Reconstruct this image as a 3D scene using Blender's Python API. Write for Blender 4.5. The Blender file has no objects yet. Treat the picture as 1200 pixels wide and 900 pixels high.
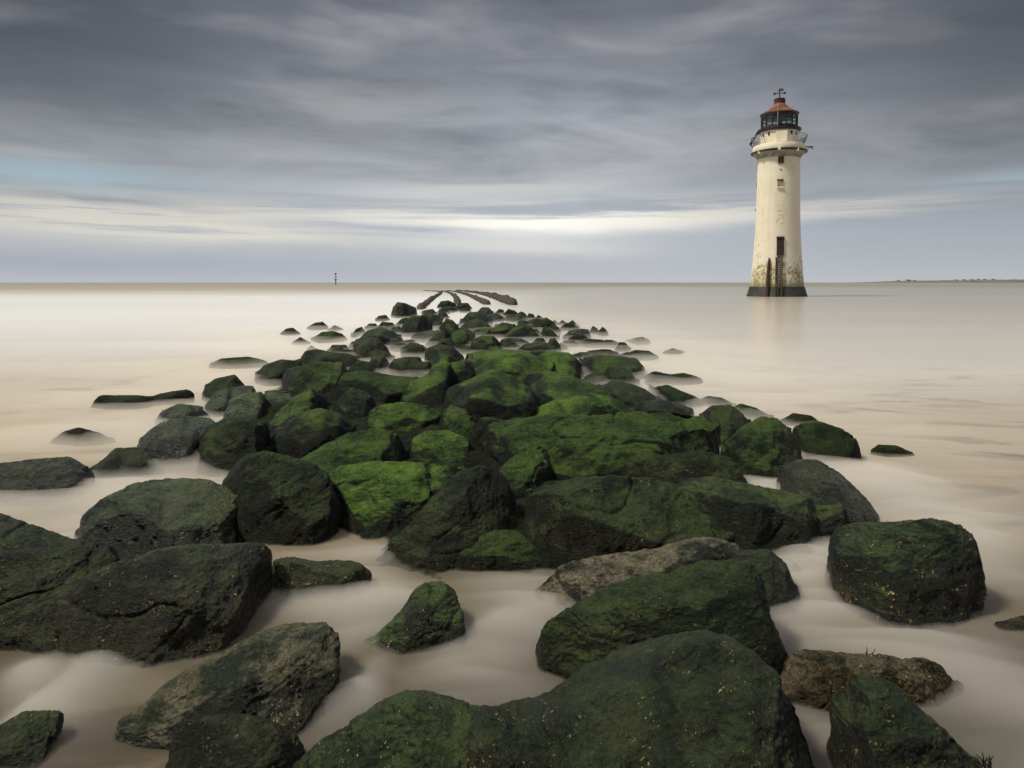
import bpy, bmesh, math, random
import numpy as np
from mathutils import Vector

random.seed(7)
RNG = np.random.default_rng(11)
scene = bpy.context.scene
COL = scene.collection
R = math.radians

# ------------------------------------------------------------------ camera
F_PX, H_CAM, PITCH = 800.0, 2.0, R(2.3)
CX_PX, PP_Y = 600.0, 331.0 + 800.0 * math.tan(R(2.3))

def ray(px, py):
    cx, cy = (px - CX_PX) / F_PX, -(py - PP_Y) / F_PX
    y = math.cos(PITCH) + cy * math.sin(PITCH)
    z = -math.sin(PITCH) + cy * math.cos(PITCH)
    return cx / y, z / y                      # world x and z per metre of y

def at(px, py, d):
    a, b = ray(px, py)
    return Vector((d * a, d, H_CAM + d * b))

def depth_on(py, z=0.0):
    return (z - H_CAM) / ray(0, py)[1]

def on_ground(px, py, z=0.0):
    return at(px, py, depth_on(py, z))

cam_d = bpy.data.cameras.new('camera')
cam = bpy.data.objects.new('camera', cam_d)
COL.objects.link(cam)
cam.location = (0, 0, H_CAM)
cam.rotation_euler = (R(90) - PITCH, 0, 0)
cam_d.sensor_width = 36.0
cam_d.lens = 24.0
cam_d.shift_y = -(450.0 - PP_Y) / 1200.0
cam_d.clip_start = 0.05
cam_d.clip_end = 100000.0
scene.camera = cam

# ------------------------------------------------------------------ helpers
def lin(r, g, b, k=1.0):
    def f(c):
        c /= 255.0
        return (c / 12.92 if c <= 0.04045 else ((c + 0.055) / 1.055) ** 2.4) * k
    return (f(r), f(g), f(b), 1.0)

class NT:
    """small wrapper round a node tree"""
    def __init__(self, tree):
        self.t = tree
        tree.nodes.clear()
    def n(self, kind, ins=None, **kw):
        nd = self.t.nodes.new(kind)
        for k, v in kw.items():
            setattr(nd, k, v)
        for k, v in (ins or {}).items():
            self.put(nd.inputs[k], v)
        return nd
    def put(self, sock, v):
        if isinstance(v, bpy.types.NodeSocket):
            self.t.links.new(v, sock)
        elif isinstance(v, bpy.types.Node):
            self.t.links.new(v.outputs[0], sock)
        else:
            sock.default_value = v
    def m(self, op, a, b=0.0, c=0.0, clamp=False):
        nd = self.n('ShaderNodeMath', operation=op, use_clamp=clamp)
        self.put(nd.inputs[0], a); self.put(nd.inputs[1], b); self.put(nd.inputs[2], c)
        return nd.outputs[0]
    def mix(self, f, a, b, blend='MIX'):
        nd = self.n('ShaderNodeMix', data_type='RGBA', blend_type=blend)
        nd.clamp_factor = True
        self.put(nd.inputs[0], f); self.put(nd.inputs[6], a); self.put(nd.inputs[7], b)
        return nd.outputs[2]
    def ss(self, x, lo, hi):
        nd = self.n('ShaderNodeMapRange', interpolation_type='SMOOTHSTEP')
        self.put(nd.inputs[0], x); self.put(nd.inputs[1], lo); self.put(nd.inputs[2], hi)
        return nd.outputs[0]
    def noise(self, vec, scale, detail=4.0, rough=0.55, dist=0.0):
        nd = self.n('ShaderNodeTexNoise', {'Scale': scale, 'Detail': detail, 'Roughness': rough, 'Distortion': dist})
        if vec is not None:
            self.put(nd.inputs['Vector'], vec)
        return nd.outputs[0]
    def vec(self, x, y, z):
        nd = self.n('ShaderNodeCombineXYZ')
        for i, v in enumerate((x, y, z)):
            self.put(nd.inputs[i], v)
        return nd.outputs[0]
    def vmul(self, v, s):
        nd = self.n('ShaderNodeVectorMath', operation='MULTIPLY')
        self.put(nd.inputs[0], v); nd.inputs[1].default_value = s
        return nd.outputs[0]
    def ramp(self, f, stops, interp='LINEAR'):
        nd = self.n('ShaderNodeValToRGB')
        cr = nd.color_ramp
        cr.interpolation = interp
        while len(cr.elements) < len(stops):
            cr.elements.new(0.5)
        for e, (p, c) in zip(cr.elements, stops):
            e.position = p
            e.color = c
        self.put(nd.inputs[0], f)
        return nd.outputs[0]

def material(name):
    m = bpy.data.materials.new(name)
    m.use_nodes = True
    return m, NT(m.node_tree)

def finish(t, bsdf, **kw):
    t.n('ShaderNodeOutputMaterial', {'Surface': bsdf.outputs[0]}, **kw)

def simple(name, col, rough=0.6, metal=0.0, var=0.25, scale=3.0, col2=None, bump=0.0):
    m, t = material(name)
    geo = t.n('ShaderNodeNewGeometry')
    nz = t.noise(geo.outputs['Position'], scale, 5, 0.65)
    c2 = col2 or (col[0] * (1 - var), col[1] * (1 - var), col[2] * (1 - var), 1)
    c = t.mix(t.ss(nz, 0.4, 0.62), col, c2)
    b = t.n('ShaderNodeBsdfPrincipled', {'Base Color': c, 'Roughness': rough, 'Metallic': metal})
    if bump:
        bp = t.n('ShaderNodeBump', {'Strength': 0.5, 'Distance': bump, 'Height': nz})
        t.put(b.inputs['Normal'], bp.outputs[0])
    finish(t, b)
    return m

def link_mesh(name, me, mat=None, parent=None):
    o = bpy.data.objects.new(name, me)
    COL.objects.link(o)
    if mat:
        me.materials.append(mat)
    if parent:
        o.parent = parent
    return o

def mesh_from(verts, faces, name, smooth=True):
    me = bpy.data.meshes.new(name)
    me.from_pydata([tuple(v) for v in verts], [], faces)
    me.update()
    if smooth:
        me.polygons.foreach_set('use_smooth', [True] * len(me.polygons))
    return me

def tag(o, label, cat, group=None, kind=None):
    o['label'] = label
    o['category'] = cat
    if group:
        o['group'] = group
    if kind:
        o['kind'] = kind
    return o

def structure(o):
    o['kind'] = 'structure'
    return o

def empty(name, loc):
    o = bpy.data.objects.new(name, None)
    COL.objects.link(o)
    o.location = loc
    return o

# numpy gradient noise
_P = RNG.permutation(256).astype(np.int64)
_P = np.concatenate([_P, _P])
_G = RNG.normal(size=(256, 3)); _G /= np.linalg.norm(_G, axis=1)[:, None]
def perlin(p):
    i = np.floor(p).astype(np.int64); f = p - i; i &= 255
    u = f * f * f * (f * (f * 6 - 15) + 10)
    out = np.zeros(len(p))
    for dx in (0, 1):
        wx = u[:, 0] if dx else 1 - u[:, 0]
        for dy in (0, 1):
            wy = u[:, 1] if dy else 1 - u[:, 1]
            for dz in (0, 1):
                wz = u[:, 2] if dz else 1 - u[:, 2]
                h = _P[_P[_P[(i[:, 0] + dx) & 255] + ((i[:, 1] + dy) & 255)] + ((i[:, 2] + dz) & 255)]
                g = _G[h]
                d = g[:, 0] * (f[:, 0] - dx) + g[:, 1] * (f[:, 1] - dy) + g[:, 2] * (f[:, 2] - dz)
                out += wx * wy * wz * d
    return out * 1.5

# ------------------------------------------------------------------ sky and light
SUN_AZ, SUN_EL = R(-106.0), R(56.0)            # azimuth measured from +Y towards +X
world = bpy.data.worlds.new('World')
scene.world = world
world.use_nodes = True
w = NT(world.node_tree)
tc = w.n('ShaderNodeTexCoord')
sep = w.n('ShaderNodeSeparateXYZ', {0: tc.outputs['Generated']})
dx, dy, dz = sep.outputs
horiz = w.m('SQRT', w.m('ADD', w.m('MULTIPLY', dx, dx), w.m('MULTIPLY', dy, dy)))
az = w.m('ARCTAN2', dx, dy)
el = w.m('ARCTAN2', dz, horiz)
sky = w.n('ShaderNodeTexSky', sky_type='NISHITA', sun_disc=False, sun_elevation=SUN_EL, sun_rotation=SUN_AZ, air_density=1.2, dust_density=2.0)
cloud_p = w.vec(w.m('ADD', w.m('MULTIPLY', az, 1.3), w.m('MULTIPLY', el, 1.2)), w.m('MULTIPLY', el, 5.5), 0.3)
big = w.noise(cloud_p, 2.6, 6, 0.6, 0.6)
streak_p = w.vec(w.m('ADD', w.m('MULTIPLY', az, 0.8), w.m('MULTIPLY', el, 1.0)), w.m('MULTIPLY', el, 20.0), 4.7)
streak = w.noise(streak_p, 2.0, 6, 0.6, 0.25)
el_d = w.m('ADD', el, w.m('MULTIPLY', w.m('SUBTRACT', big, 0.5), w.m('MULTIPLY', w.ss(el, 0.02, 0.22), 0.16)))
def E(py): return math.atan((331 - py) / 800.0)
stops = [(331, (197, 203, 207)), (305, (190, 195, 203)), (275, (182, 189, 201)), (245, (178, 185, 194)), (215, (182, 186, 192)),
         (175, (177, 180, 186)), (130, (166, 169, 176)), (75, (141, 144, 152)), (0, (112, 115, 123))]
rs = [(E(y) / 1.6, lin(*c)) for y, c in stops]
rs += [(0.52 / 1.6, lin(104, 108, 118)), (0.75 / 1.6, lin(178, 180, 184)), (0.97, lin(240, 238, 234, 1.2))]
cloud = w.ramp(w.m('DIVIDE', el_d, 1.6), rs)
# mottling: darker and lighter rolls in the upper deck
mott = w.m('ADD', 0.10, w.m('MULTIPLY', big, 1.8))
mott2 = w.m('ADD', 0.80, w.m('MULTIPLY', streak, 0.40))
mm = w.m('MULTIPLY', mott, mott2)
mm = w.m('ADD', w.m('MULTIPLY', mm, w.ss(el, 0.05, 0.2)), w.m('SUBTRACT', 1.0, w.ss(el, 0.05, 0.2)))
cloud = w.mix(1.0, cloud, w.vec(mm, mm, mm), 'MULTIPLY')
def lobe(px, py, saz, sel, tilt, col, amp, nz_lo, nz_hi):
    """a patch of lit or blue sky, given by its direction"""
    global cloud
    a0 = math.atan((px - 600) / 800.0)
    e0 = math.atan((331 - py) / 800.0 * math.cos(a0))
    da = w.m('SUBTRACT', az, a0)
    de = w.m('SUBTRACT', w.m('SUBTRACT', el, e0), w.m('MULTIPLY', da, tilt))
    de = w.m('ADD', de, w.m('MULTIPLY', w.m('SUBTRACT', big, 0.5), 0.03))
    q = w.m('ADD', w.m('POWER', w.m('ABSOLUTE', w.m('DIVIDE', da, saz)), 2.0), w.m('POWER', w.m('ABSOLUTE', w.m('DIVIDE', de, sel)), 2.0))
    g = w.m('EXPONENT', w.m('MULTIPLY', q, -1.0))
    g = w.m('MULTIPLY', w.m('MULTIPLY', g, amp), w.ss(streak, nz_lo, nz_hi), clamp=True)
    cloud = w.mix(g, cloud, col)
lobe(640, 256, .30, .021, .010, lin(255, 250, 238, 1.1), 1.3, .36, .55)
lobe(625, 262, .12, .018, .02, lin(255, 252, 244, 1.2), 1.0, .36, .54)
lobe(600, 287, .17, .014, -.03, lin(232, 232, 228), .9, .34, .56)
lobe(140, 255, .26, .028, -.01, lin(232, 228, 218), 1.3, .30, .46)
lobe(230, 270, .18, .012, -.05, lin(238, 234, 222), 1.1, .34, .5)
lobe(430, 246, .18, .014, .02, lin(242, 238, 228), 1.0, .36, .54)
lobe(990, 243, .26, .010, .03, lin(240, 234, 222), .9, .32, .55)
lobe(110, 234, .10, .006, .0, lin(150, 156, 170), .8, .30, .5)
lobe(60, 203, .13, .018, .0, lin(188, 213, 225), 1.1, .2, .42)
lobe(60, 183, .12, .008, .0, lin(214, 214, 212), .8, .34, .5)
lobe(260, 212, .18, .014, .0, lin(190, 201, 208), .5, .3, .55)
lobe(1190, 212, .10, .011, .03, lin(198, 214, 222), .9, .25, .5)
lobe(60, 308, .42, .018, -.02, lin(172, 178, 193), .7, .0, .1)
lobe(-60, 20, .48, .16, .0, lin(58, 62, 70), .85, .0, .05)
lobe(1290, 30, .42, .18, .0, lin(60, 63, 69), .85, .0, .05)
lobe(560, 222, .20, .012, .03, lin(214, 214, 212), .8, .40, .58)
lobe(480, 268, .22, .008, -.02, lin(176, 183, 197), .9, .42, .56)
patch_p = w.vec(w.m('ADD', w.m('MULTIPLY', az, 4.2), w.m('MULTIPLY', el, 2.0)), w.m('MULTIPLY', el, 15.0), 3.3)
patch = w.noise(patch_p, 0.85, 3, 0.5, 0.3)
pf = w.m('MULTIPLY', w.ss(el, 0.12, 0.24), w.m('SUBTRACT', 1.0, w.ss(el, 0.42, 0.6)))
cloud = w.mix(w.m('MULTIPLY', w.m('MULTIPLY', w.ss(patch, 0.48, 0.78), pf), 0.55), cloud, lin(186, 182, 181))
cloud = w.mix(w.m('MULTIPLY', w.m('MULTIPLY', w.ss(patch, 0.46, 0.26), pf), 0.45), cloud, lin(92, 98, 110))
nish = w.n('ShaderNodeBackground', {'Color': sky.outputs[0], 'Strength': 0.07})
back = w.m('ADD', 0.22, w.m('MULTIPLY', w.ss(dy, -0.6, 0.35), 0.78))
back = w.m('MAXIMUM', back, w.ss(el, 0.35, 0.8))
cloud = w.mix(1.0, cloud, w.vec(back, back, back), 'MULTIPLY')
cl = w.n('ShaderNodeBackground', {'Color': cloud, 'Strength': 1.0})
mx = w.n('ShaderNodeMixShader', {0: 0.9, 1: nish.outputs[0], 2: cl.outputs[0]})
w.n('ShaderNodeOutputWorld', {'Surface': mx.outputs[0]})

sun_d = bpy.data.lights.new('sun', 'SUN')
sun_d.energy = 3.2
sun_d.angle = R(9.0)
sun_d.color = (1.0, 0.93, 0.80)
sun = bpy.data.objects.new('sun', sun_d)
COL.objects.link(sun)
sd = Vector((math.sin(SUN_AZ) * math.cos(SUN_EL), math.cos(SUN_AZ) * math.cos(SUN_EL), math.sin(SUN_EL)))
sun.rotation_euler = sd.to_track_quat('Z', 'Y').to_euler()
sun.location = (0, 0, 60)

# ------------------------------------------------------------------ rock material
rock_mat, t = material('wet_weedy_stone')
geo = t.n('ShaderNodeNewGeometry')
P = geo.outputs['Position']
Nz = t.n('ShaderNodeSeparateXYZ', {0: geo.outputs['Normal']}).outputs[2]
Pz = t.n('ShaderNodeSeparateXYZ', {0: P}).outputs[2]
def attr(nm): return t.n('ShaderNodeAttribute', attribute_type='OBJECT', attribute_name=nm).outputs['Fac']
a_moss, a_wet, a_barn, a_brown, a_scuff, a_tex, a_face = (attr(k) for k in ('moss', 'wet', 'barn', 'brown', 'scuff', 'texscale', 'face'))
Pt = t.n('ShaderNodeVectorMath', operation='SCALE')
t.put(Pt.inputs[0], P); t.put(Pt.inputs['Scale'], a_tex); Pt = Pt.outputs[0]
n_big = t.noise(Pt, 2.2, 4, 0.6, 0.3)
n_mid = t.noise(Pt, 9.0, 5, 0.65, 0.5)
n_fine = t.noise(Pt, 42.0, 4, 0.7)
fib = t.noise(t.vmul(Pt, (9.0, 9.0, 44.0)), 1.6, 4, 0.65, 1.2)
# stone / dark weed ground colour
stone = t.mix(t.ss(n_mid, 0.38, 0.66), (0.0025, 0.003, 0.0024, 1), (0.011, 0.0108, 0.0075, 1))
stone = t.mix(t.m('MULTIPLY', t.ss(n_fine, 0.58, 0.74), 0.6), stone, (0.026, 0.024, 0.017, 1))
brownc = t.mix(t.ss(n_fine, 0.35, 0.7), (0.024, 0.018, 0.008, 1), (0.10, 0.074, 0.034, 1))
low = t.m('ADD', t.m('SUBTRACT', 0.34, Pz), t.m('MULTIPLY', t.m('SUBTRACT', n_big, 0.5), 0.7))
bmask = t.m('MULTIPLY', t.ss(low, -0.05, 0.25), t.m('MULTIPLY', a_brown, t.ss(n_mid, 0.3, 0.62)), clamp=True)
col = t.mix(bmask, stone, brownc)
mott_ = t.m('MULTIPLY', t.m('MULTIPLY', t.ss(n_big, 0.50, 0.66), t.ss(n_fine, 0.30, 0.60)), t.m('MULTIPLY', a_barn, 0.75), clamp=True)
col = t.mix(mott_, col, (0.050, 0.037, 0.026, 1))
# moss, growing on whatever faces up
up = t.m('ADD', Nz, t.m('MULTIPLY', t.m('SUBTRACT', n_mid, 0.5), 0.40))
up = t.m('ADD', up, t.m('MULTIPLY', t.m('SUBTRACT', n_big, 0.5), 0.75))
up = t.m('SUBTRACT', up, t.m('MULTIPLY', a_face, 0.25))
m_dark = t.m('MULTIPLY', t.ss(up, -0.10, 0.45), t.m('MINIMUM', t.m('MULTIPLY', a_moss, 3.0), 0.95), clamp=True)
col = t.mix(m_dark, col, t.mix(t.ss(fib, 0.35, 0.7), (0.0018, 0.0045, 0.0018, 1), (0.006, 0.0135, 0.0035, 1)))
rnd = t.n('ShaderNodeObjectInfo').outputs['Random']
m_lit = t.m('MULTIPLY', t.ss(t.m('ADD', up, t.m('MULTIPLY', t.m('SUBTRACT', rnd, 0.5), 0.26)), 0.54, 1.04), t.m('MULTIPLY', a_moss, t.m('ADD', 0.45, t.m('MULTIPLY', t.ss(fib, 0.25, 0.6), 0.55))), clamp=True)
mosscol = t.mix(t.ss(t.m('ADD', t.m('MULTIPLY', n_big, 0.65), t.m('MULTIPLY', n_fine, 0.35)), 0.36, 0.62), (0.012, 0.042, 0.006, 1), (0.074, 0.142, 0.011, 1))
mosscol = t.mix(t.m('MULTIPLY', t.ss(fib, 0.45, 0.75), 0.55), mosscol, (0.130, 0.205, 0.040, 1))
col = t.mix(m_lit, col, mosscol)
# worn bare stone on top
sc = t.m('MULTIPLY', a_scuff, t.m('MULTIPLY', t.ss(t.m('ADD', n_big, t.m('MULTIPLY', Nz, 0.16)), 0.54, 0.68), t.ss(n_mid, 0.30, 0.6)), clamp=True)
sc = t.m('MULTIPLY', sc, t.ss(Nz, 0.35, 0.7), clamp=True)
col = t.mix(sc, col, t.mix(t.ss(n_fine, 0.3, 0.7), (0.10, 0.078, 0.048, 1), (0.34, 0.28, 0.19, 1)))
# barnacles and yellow weed flecks
vor = t.n('ShaderNodeTexVoronoi', {'Vector': t.mix(0.12, Pt, t.n('ShaderNodeTexNoise', {'Vector': Pt, 'Scale': 12.0}).outputs[1]), 'Scale': 46.0, 'Randomness': 1.0})
vr = t.n('ShaderNodeSeparateXYZ', {0: vor.outputs['Color']}).outputs[0]
rad = t.m('ADD', 0.02, t.m('MULTIPLY', t.m('POWER', vr, 2.0), 0.42))
spk = t.ss(t.m('SUBTRACT', rad, vor.outputs['Distance']), 0.0, 0.12)
n_cl = t.noise(Pt, 4.6, 4, 0.7, 0.8)
clus = t.ss(t.m('ADD', n_cl, t.m('MULTIPLY', t.m('SUBTRACT', 0.40, Pz), 0.14)), 0.47, 0.62)
spk = t.m('MULTIPLY', t.m('MULTIPLY', spk, clus), a_barn, clamp=True)
col = t.mix(spk, col, t.mix(vr, (0.15, 0.13, 0.02, 1), (0.38, 0.31, 0.13, 1)))
ypat = t.m('MULTIPLY', t.m('MULTIPLY', t.ss(n_cl, 0.57, 0.70), t.ss(n_fine, 0.42, 0.62)), t.m('MULTIPLY', a_barn, 0.55), clamp=True)
col = t.mix(ypat, col, (0.115, 0.088, 0.016, 1))
# dark damp veins
wetn = t.noise(t.vmul(Pt, (3.5, 3.5, 16.0)), 1.4, 5, 0.6, 1.0)
rough = t.m('SUBTRACT', 0.82, t.m('MULTIPLY', a_wet, t.m('ADD', 0.36, t.m('MULTIPLY', t.ss(wetn, 0.42, 0.60), 0.28))))
rough = t.m('ADD', rough, t.m('MULTIPLY', m_lit, 0.2), clamp=True)
# relief
h1 = t.m('ADD', t.m('MULTIPLY', n_mid, 0.8), t.m('MULTIPLY', n_fine, 0.45))
h1 = t.m('ADD', h1, t.m('MULTIPLY', fib, 0.55))
h1 = t.m('ADD', h1, t.m('MULTIPLY', spk, 0.35))
bmp = t.n('ShaderNodeBump', {'Strength': 0.95, 'Distance': t.m('DIVIDE', 0.050, a_tex), 'Height': h1})
bs = t.n('ShaderNodeBsdfPrincipled', {'Base Color': col, 'Roughness': rough, 'Normal': bmp.outputs[0]})
t.put(bs.inputs['Specular IOR Level'], t.m('ADD', 0.12, t.m('MULTIPLY', t.m('POWER', a_wet, 2.5), 0.46)))
finish(t, bs)

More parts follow.
